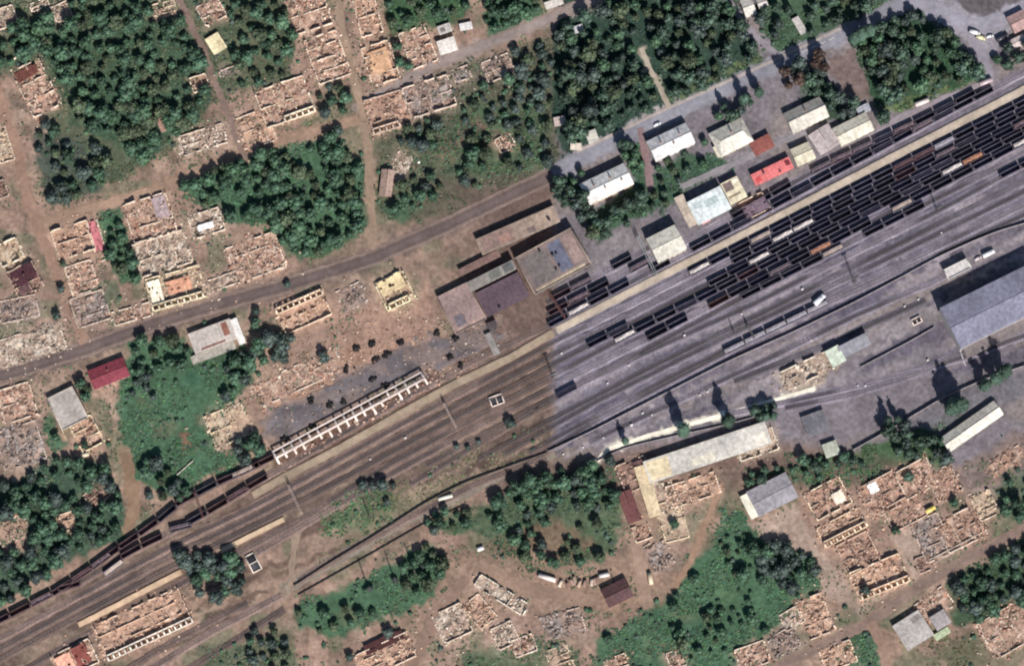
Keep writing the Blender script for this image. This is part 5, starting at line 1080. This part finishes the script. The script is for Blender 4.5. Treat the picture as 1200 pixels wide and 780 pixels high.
LANE = ([(200, -20), (222, 25), (240, 62), (252, 98), (266, 130), (278, 165), (290, 190)], 7)
DIRT = ([(-10, 80), (4, 130), (20, 178), (34, 235), (48, 275)], 12)
grove([(24, 28), (92, -6), (190, -14), (230, 55), (244, 118), (214, 160), (165, 192), (150, 172), (92, 142), (86, 110), (62, 70), (30, 70)], 11.5, 2.6, 4.2, W3, 'leafy green tree packed inside the big north-west wood', 'trees of the north-west wood', (LANE, ([(183, 128), (193, 158)], 7)))
grove([(-20, 40), (60, 20), (66, 60), (30, 62), (12, 76), (-20, 80)], 12, 2.4, 3.6, W3, 'green tree in the top-left corner clump', 'trees of the top-left clump')
grove([(46, 146), (66, 150), (98, 162), (132, 186), (118, 226), (62, 240), (46, 196)], 12, 2.4, 3.8, D3, 'dull grey-green tree thinned out below the pink house', 'grey-green trees along the dirt road', (DIRT,), fill=0.75)
grove([(262, 12), (330, -10), (346, 40), (350, 90), (322, 92), (285, 110), (268, 70), (276, 58)], 12, 2.4, 3.9, W3, 'green tree in the grove west of the pink ruins', 'trees of the grove beside the pink ruins', (LANE,), fill=0.75)
grove([(212, 216), (262, 192), (330, 178), (378, 168), (420, 190), (422, 272), (372, 298), (334, 296), (322, 262), (268, 260), (240, 242)], 11.5, 2.7, 4.3, W3, 'dense green tree in the round wood north of the main road', 'trees of the round wood')
grove([(530, 168), (548, 110), (572, 98), (580, 150), (600, 165), (560, 205), (500, 200)], 13, 2.4, 3.6, W3, 'green tree in the misty scrub clump near the seam', 'trees of the misty scrub', fill=0.6)
grove([(470, 150), (540, 100), (640, 60), (640, 195), (560, 220), (470, 255), (448, 240)], 12, 1.6, 3.4, D3, 'dim green tree thickening the brown scrub west of the seam', 'trees thickening the brown scrub', fill=0.5)
grove([(600, 60), (645, 50), (648, 190), (620, 200), (600, 140)], 16, 2.2, 3.2, D3, 'faded tree in the dim strip beside the park', 'trees of the dim strip', fill=0.6)
grove([(446, -20), (552, -20), (545, 18), (505, 28), (460, 42)], 12, 2.3, 3.5, W3, 'green tree at the top edge east of the orange ruin', 'trees at the top edge', fill=0.75)
grove([(568, -20), (640, -20), (630, 18), (572, 40)], 11, 2.4, 3.8, W3, 'green tree in the corner wood above the upper street', 'trees of the corner wood')
grove([(385, 100), (398, 95), (415, 112), (405, 150), (388, 165), (372, 120)], 12, 2.2, 3.4, D3, 'grey-green tree at the lane crossing', 'trees at the lane crossing', fill=0.8)
grove([(457, 55), (468, 45), (482, 78), (472, 86)], 10, 2.2, 3.0, W3, 'green tree wedged between two upper ruins', 'trees between the upper ruins')
grove([(130, 268), (146, 262), (162, 330), (142, 335), (130, 300)], 10, 2.0, 3.2, W3, 'green tree on the small lawn east of the pink strip', 'trees of the small lawn')
grove([(68, 290), (76, 300), (86, 352), (76, 356)], 10, 1.8, 2.8, D3, 'small dark tree along the dirt road verge', 'verge trees of the dirt road')
grove([(154, 402), (214, 398), (226, 420), (226, 436), (196, 444), (162, 440)], 11, 2.3, 3.8, W3, 'green tree between the crimson roof and the pale hall', 'trees at the north end of the lawn')
grove([(268, 430), (300, 402), (330, 392), (345, 400), (340, 420), (300, 430), (282, 462), (264, 468)], 10.5, 2.4, 3.8, ('dusk', 'west', 'dusk'), 'bluish green tree in the row east of the lawn', 'tree row east of the lawn')
grove([(166, 540), (205, 548), (222, 580), (206, 592), (176, 584)], 11, 2.4, 3.8, D3, 'dark bluish tree at the south foot of the lawn', 'trees at the foot of the lawn')
grove([(276, 505), (300, 500), (306, 535), (286, 545), (274, 532)], 11, 2.6, 3.8, ('west', 'dusk'), 'green tree beside the west end of the depot slab', 'trees by the depot slab')
grove([(92, 448), (104, 450), (112, 478), (100, 482)], 9, 2.0, 2.8, W3, 'dark green tree squeezed between crimson and grey roofs', 'trees between crimson and grey roofs')
grove([(150, 448), (172, 440), (182, 470), (160, 475)], 11, 2.2, 3.2, ('dusk',), 'greyish bare-looking tree beside the crimson roof', 'greyish trees beside the crimson roof')
grove([(-20, 566), (30, 566), (70, 535), (120, 542), (140, 580), (148, 625), (84, 648), (40, 690), (-20, 720)], 11.5, 2.4, 4.0, ('west', 'dusk', 'west'), 'green tree in the lower-left wood above the burnt wagons', 'trees of the lower-left wood', fill=0.85)
grove([(206, 652), (240, 650), (262, 645), (284, 664), (286, 690), (252, 704), (230, 695)], 10, 2.8, 4.4, ('dusk', 'dusk', 'west'), 'dark bluish tree in the clump between the platform and the white frame', 'trees of the dark track-side clump')
grove([(425, 570), (450, 560), (475, 572), (455, 590), (432, 588)], 11, 2.0, 3.2, ('dusk',), 'greyish tree on the embankment between tracks', 'embankment trees')
grove([(350, 716), (400, 698), (440, 690), (438, 720), (392, 742), (352, 735)], 15, 2.0, 3.2, W3, 'green tree at the west end of the lower green strip', 'trees of the lower green strip', fill=0.7)
grove([(470, 668), (500, 640), (520, 660), (515, 690), (480, 705)], 11, 2.2, 3.4, W3, 'green tree at the east end of the lower green strip', 'eastern trees of the lower green strip')
grove([(500, 612), (515, 600), (552, 600), (550, 620), (505, 630)], 11, 2.2, 3.2, W3, 'green tree by the dirt drive north of the dirt field', 'trees by the dirt drive')
grove([(572, 590), (640, 556), (722, 540), (726, 596), (700, 604), (660, 590), (640, 620), (600, 640), (575, 620)], 11.5, 2.4, 4.0, ('west', 'west', 'sap', 'dusk'), 'green tree in the orchard wood west of the maroon barn', 'trees of the orchard wood')
grove([(590, 640), (640, 635), (700, 610), (720, 630), (716, 658), (680, 660), (600, 664)], 13, 2.2, 3.4, D3, 'sparse tree at the south rim of the orchard wood', 'south rim trees of the orchard wood', fill=0.75)
grove([(290, 730), (330, 735), (345, 770), (330, 790), (285, 770)], 12, 2.2, 3.4, D3, 'dark tree at the bottom edge east of the sidings', 'bottom edge trees by the sidings', fill=0.85)
grove([(880, 645), (905, 640), (950, 652), (958, 680), (930, 690), (890, 680)], 10.5, 2.5, 3.8, ('west', 'dusk'), 'dark green tree on the north-east rim of the big green', 'rim trees of the big green')
grove([(790, 700), (830, 660), (862, 612), (885, 640), (880, 700), (900, 740), (850, 770), (780, 775), (750, 750)], 10, 1.4, 3.4, ('sap', 'west', 'sap', 'olive'), 'low green tree in the thickets of the big green', 'thicket trees of the big green', fill=0.42)
grove([(870, 556), (930, 540), (1000, 535), (1010, 545), (960, 560), (900, 562), (878, 570)], 10, 1.9, 3.0, ('east', 'west'), 'green tree in the strip behind the arched garage', 'trees behind the arched garage')
grove([(1030, 505), (1062, 498), (1080, 520), (1102, 512), (1110, 540), (1070, 548), (1050, 530)], 10.5, 2.3, 3.6, ('east', 'west', 'dusk'), 'dark green tree in the thicket west of the long narrow shed', 'trees of the thicket by the long shed')
grove([(1110, 690), (1165, 655), (1220, 622), (1225, 700), (1160, 722), (1122, 732)], 11, 2.4, 3.8, ('west', 'dusk', 'west'), 'green tree in the wood at the lower right', 'trees of the lower-right wood')
grove([(1168, 590), (1180, 566), (1210, 560), (1215, 610), (1185, 615)], 12, 2.0, 3.2, W3, 'green tree at the right edge above the dirt street', 'right edge trees', fill=0.8)
PATHP = ([(750, 50), (760, 78), (772, 100), (786, 128)], 9.5)
grove([(655, 40), (692, -10), (872, -14), (860, 22), (892, 58), (880, 76), (800, 112), (740, 140), (698, 168), (668, 178), (652, 120)], 12, 2.5, 4.0, E3, 'round-crowned tree in the dense park north of the street', 'trees of the dense park', (PATHP,))
grove([(884, -10), (1046, -14), (1050, 4), (1000, 24), (955, 44), (920, 58), (892, 38)], 12, 2.5, 3.8, E3, 'leafy tree in the gardens north of the street', 'garden trees north of the street', fill=0.8)
grove([(1020, 28), (1066, 6), (1096, 28), (1148, 84), (1146, 96), (1090, 106), (1034, 122), (1022, 100), (1018, 80)], 11, 2.6, 4.3, E3, 'full green tree in the eastern triangular grove', 'trees of the eastern grove')
grove([(998, 56), (1020, 40), (1020, 76), (1012, 78)], 9, 1.8, 2.6, E3, 'small tree at the west tip of the eastern grove', 'small trees of the eastern grove')
grove([(942, 90), (962, 84), (982, 112), (1002, 122), (1000, 136), (965, 136), (950, 116)], 10, 2.4, 3.6, ('east', 'dusk'), 'dark tree between the gabled houses and the bare lot', 'trees behind the gabled houses')
grove([(648, 196), (678, 180), (684, 208), (690, 250), (710, 280), (698, 284), (668, 250), (650, 232)], 11, 2.5, 3.8, E3, 'dark tree west of the white-roofed house', 'trees beside the white-roofed house')
grove([(700, 262), (742, 236), (790, 226), (790, 236), (742, 262), (712, 280)], 10.5, 2.4, 3.6, E3, 'green tree in the garden strip above the sidings', 'garden strip trees')
grove([(728, 168), (748, 160), (752, 200), (738, 206)], 10, 2.6, 3.8, ('east', 'sap'), 'green tree between the two white-roofed houses', 'trees between the white-roofed houses')
grove([(762, 195), (815, 160), (836, 172), (842, 186), (800, 212), (768, 222)], 11.5, 2.2, 3.4, E3, 'garden tree south of the eastern white-roofed house', 'garden trees south of the houses')
grove([(836, 140), (862, 122), (880, 118), (872, 136), (846, 146)], 11, 2.2, 3.2, E3, 'street tree behind the cream hip-roofed house', 'street trees')
grove([(862, 188), (880, 176), (890, 182), (868, 196)], 10, 1.8, 2.6, E3, 'small tree near the brown-red shed', 'small trees near the brown-red shed')
grove([(918, 84), (962, 62), (966, 82), (924, 104)], 9.5, 2.8, 3.8, ('autumn', 'dusk', 'autumn'), 'tall russet tree in the row along the street', 'russet street trees')
grove([(858, 480), (890, 468), (915, 462), (918, 478), (890, 492)], 10, 2.0, 3.0, ('dusk', 'east'), 'dark small tree beside the east end of the pale hall', 'small trees by the pale hall')
grove([(1165, 60), (1205, 40), (1205, 80), (1168, 78)], 12, 2.0, 3.2, E3, 'tree below the pink houses at the right edge', 'trees below the pink houses', fill=0.8)
for x, y, r, st, lab in [(722, 250, 4.4, 'east', 'westernmost large tree shading the yard below the nearer white-roofed house'), (737, 243, 4.6, 'east', 'middle large tree below the nearer white-roofed house'), (751, 233, 4.4, 'east', 'easternmost large tree below the nearer white-roofed house'), (598, 497, 3.6, 'dusk', 'lone dark tree between the left tracks'), (396, 155, 3.6, 'dusk', 'round grey-green tree at the foot of the lane crossing'), (1034, 140, 4.8, 'east', 'big round dark tree beside the cream gabled house'), (380, 421, 3.6, 'dusk', 'single round shrub tree in the earth yard'), (730, 172, 3.8, 'east', 'broad tree shading the street between the white-roofed houses'), (66, 514, 2.6, 'west', 'lone tree on the grass strip beside the cream side wall'), (100, 522, 2.4, 'west', 'lone tree behind the grey flat-roofed house'), (300, 366, 2.8, 'dusk', 'lone tree beside the main road by the roofless orange house'), (337, 334, 2.4, 'dusk', 'lone bush tree on the main road verge'), (300, 380, 3.2, 'west', 'second tree east of the pale hall'), (535, 524, 1.8, 'dusk', 'westernmost small tree of three on the track islet'), (548, 525, 1.8, 'dusk', 'middle small tree of three on the track islet'), (561, 518, 1.7, 'dusk', 'easternmost small tree of three on the track islet'), (508, 622, 3.0, 'dusk', 'dark tree at the corner of the dirt drive'), (434, 690, 2.2, 'dusk', 'dark bush tree at the foot of the first bare pole'), (463, 680, 2.2, 'dusk', 'dark bush tree at the foot of the second bare pole'), (72, 340, 2.6, 'dusk', 'dark tree on the dirt road corner'), (67, 372, 2.8, 'dusk', 'dark tree below the burnt maroon house'), (455, 742, 3.4, 'dusk', 'scorched dark tree behind the bottom orange ruin'), (410, 770, 2.8, 'dusk', 'dark tree west of the bottom orange ruin'), (1014, 692, 3.0, 'dusk', 'dark bush tree at the corner of the dotted-front ruin'), (1048, 622, 2.4, 'west', 'little tree in the earth lane'), (1118, 590, 3.0, 'west', 'bushy tree between peach ruins'), (1064, 560, 3.2, 'east', 'tree at the north of the peach ruins'), (713, 750, 3.0, 'west', 'tree below the maroon-roofed house'), (790, 615, 3.0, 'west', 'tree inside the yellow-edged enclosure'), (1005, 20, 3.2, 'east', 'dark tree at the bend of the street')]:
    tree(x, y, r, st, lab, None, force=True)
for k, (x, y, h, lab) in enumerate([(732, 519, 13, 'short columnar poplar at the west end of the light footpath'), (800, 507, 24, 'columnar poplar in the middle of the light footpath'), (853, 497, 23, 'columnar poplar nearest the east part of the pale hall'), (1117, 480, 27, 'broad columnar poplar left of the long narrow shed'), (1124, 478, 25, 'slimmer columnar poplar touching the broad one'), (1111, 483, 22, 'low columnar poplar on the west flank of the broad one'), (1152, 455, 20, 'first columnar poplar of the trio by the yard wall'), (1164, 447, 22, 'middle columnar poplar of the trio by the yard wall'), (1175, 440, 26, 'tallest columnar poplar of the trio by the yard wall'), (1040, 495, 14, 'short columnar poplar above the thicket'), (1050, 493, 13, 'shorter columnar poplar east in the thicket'), (905, 490, 15, 'columnar poplar at the crumbled hall end'), (897, 490, 13, 'slim columnar poplar at the crumbled hall end'), (1000, 50, 20, 'columnar poplar throwing its shadow over the street'), (1008, 46, 21, 'middle columnar poplar shading the street'), (1017, 41, 20, 'eastern columnar poplar shading the street'), (871, 120, 16, 'columnar poplar on the street verge by the cream house'), (888, 112, 17, 'taller columnar poplar on the street verge'), (847, 128, 12, 'short columnar poplar on the street verge')]):
    tree(x, y, h/11.0*1.0, 'poplar', lab, None, name='poplar_tree', hf=1.0, force=True)
vis = [t for t in TREES if -12 < t[0] < 1212 and -12 < t[1] < 792]
forced = [t for t in vis if t[9]]; rest = sorted([t for t in vis if not t[9]], key=lambda t: -t[2])
NT = 292-len([t for t in forced if t[6] == 'broadleaf_tree'])
solo = forced+rest[:NT]; mass = rest[NT:]+[t for t in TREES if t not in vis]
for x, y, r, st, lab, grp, nm, hf, cat, fo in solo:
    q = P(x, y); root = thing(nm, lab, cat, (q[0], q[1], 0), rng.random()*6.28, grp)
    wide = 0.66 if st == 'poplar' else 1.0
    k = rng.integers(NV[st])
    root.scale = (r*(1.65 if st == 'poplar' else 1), r*(1.65 if st == 'poplar' else 1), r*hf*(1.12 if st == 'poplar' else 1))
    link('crown', CRM[st, k], root); link('trunk', TRP if st == 'poplar' else TR, root)
V = []; F = []; C = []; n0 = 0
for x, y, r, st, lab, grp, nm, hf, cat, fo in mass:
    v, f, c = CR[st, rng.integers(NV[st])]; a = rng.random()*6.28; q = P(x, y); ca, sa = math.cos(a), math.sin(a)
    V.append(np.stack([q[0]+r*(v[:, 0]*ca-v[:, 1]*sa), q[1]+r*(v[:, 0]*sa+v[:, 1]*ca), r*hf*v[:, 2]], 1)); F.append(f+n0); n0 += len(v); C.append(np.clip(c*(0.75+0.5*rng.random()), 0, 1))
print('trees', len(solo), 'mass', len(mass))
link('woodland_canopy', mesh_np('woodland_canopy', np.concatenate(V), np.concatenate(F), np.concatenate(C), M_LEAF), kind='stuff', label='smaller trees filling the woods between the larger ones', category='woodland')

# ------------------------------------------------------------------ grass and undergrowth
GRASS.append(([(-60, -60), (640, -60), (640, 200), (0, 440), (-60, 460)], 0.16, (92, 100, 78))); GRASS.append(([(-60, 470), (330, 350), (470, 330), (300, 540), (100, 650), (-60, 700)], 0.14, (92, 100, 78))); GRASS.append(([(340, 700), (640, 540), (760, 560), (1000, 540), (1240, 500), (1240, 830), (200, 830)], 0.14, (90, 100, 78)))
gV = []; gC = []; uV = []; uF = []; uC = []; un = 0
for poly, dens, c in GRASS:
    poly = np.array(poly, float); lo = np.maximum(poly.min(0), (-60, -60)); hi = np.minimum(poly.max(0), (1260, 840)); A_ = (hi-lo).prod()
    if A_ <= 0: continue
    n = int(A_*0.34*dens); x = rng.uniform(lo[0], hi[0], n); y = rng.uniform(lo[1], hi[1], n)
    ok = inside(x+26*(vnoise(x, y, 13, 85)-0.5)+10*(vnoise(x, y, 5, 87)-0.5), y+26*(vnoise(x, y, 13, 86)-0.5), poly) & (vnoise(x, y, 7, 81) > 0.3) & (vnoise(x, y, 26, 84) > (0.3 if dens > 0.2 else 0.52)); x, y = x[ok], y[ok]; X, Y = PV(x, y); n = len(x)
    keepg = np.ones(n, bool)
    for lp, lw in LINES:
        lpa = np.array(lp, float)
        if (lpa.max(0) < lo-10).any() or (lpa.min(0) > hi+10).any(): continue
        keepg &= sdist(x, y, lp, False) > lw/2
    x, y, X, Y = x[keepg], y[keepg], X[keepg], Y[keepg]; n = len(x)
    s = 0.28+0.5*rng.random(n); a = rng.random(n)*6.28; t = 0.15+0.7*rng.random(n)
    d = np.stack([np.cos(a), np.sin(a)], 1); e = np.stack([-d[:, 1], d[:, 0]], 1); p = np.stack([X, Y], 1)
    q = [np.concatenate([p+e*s[:, None]*k1+d*(s*k2)[:, None], (0.08+s*k3*t)[:, None]], 1) for k1, k2, k3 in ((-1, -0.7, 0), (1, -0.7, 0), (0.7, 0.8, 1.2), (-0.7, 0.8, 1.2))]
    gV.append(np.stack(q, 1).reshape(-1, 3)); base = np.array(lin(c))
    patch = 0.8+0.5*vnoise(x, y, 11, 82)
    gC.append(np.repeat(np.clip(base*patch[:, None]*(0.7+0.7*rng.random((n, 1)))*(1+0.1*rng.normal(size=(n, 3))), 0, 1), 4, 0))
    n = int(A_*0.0056*min(dens+0.2, 1)); x = rng.uniform(lo[0], hi[0], n); y = rng.uniform(lo[1], hi[1], n); ok = inside(x, y, poly) & (vnoise(x, y, 18, 83) > (0.45 if dens > 0.2 else 0.62))
    for x_, y_ in zip(x[ok], y[ok]):
        if in_building(x_, y_, 1) or any(sdist(np.array(x_), np.array(y_), lp, False) < lw/2+2 for lp, lw in LINES): continue
        east = right_side(np.array(x_), np.array(y_)) > 0.5
        v, f, c_ = CR['east' if east else ('west', 'west', 'sap', 'dusk')[rng.integers(4)], rng.integers(3)]
        r = 0.7+1.0*rng.random()**2; q = P(x_, y_); aa = rng.random()*6.28; ca, sa = math.cos(aa), math.sin(aa)
        uV.append(np.stack([q[0]+r*(v[:, 0]*ca-v[:, 1]*sa), q[1]+r*(v[:, 0]*sa+v[:, 1]*ca), r*0.9*(v[:, 2]-0.45)], 1)); uF.append(f+un); un += len(v); uC.append(np.clip(c_*(0.8+0.6*rng.random()), 0, 1))
gV = np.concatenate(gV); print('grass', len(gV)//4, 'shrubs', len(uV))
link('grass', mesh_np('grass', gV, np.arange(len(gV)).reshape(-1, 4), np.concatenate(gC), mat('grass_blades', rough=0.85, var=0.1, scale=1.0, attr=True, spec=0.1)), kind='stuff', label='rough green grass over the lawns and verges', category='grass')
link('undergrowth', mesh_np('undergrowth', np.concatenate(uV), np.concatenate(uF), np.concatenate(uC), M_LEAF), kind='stuff', label='low bushes scattered over the green ground', category='undergrowth')
link('rubble', LOOSE.mesh('rubble', M_RUB), kind='stuff', label='loose bricks and plaster scattered round the ruins', category='rubble')
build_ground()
print('objects', len(bpy.data.objects))
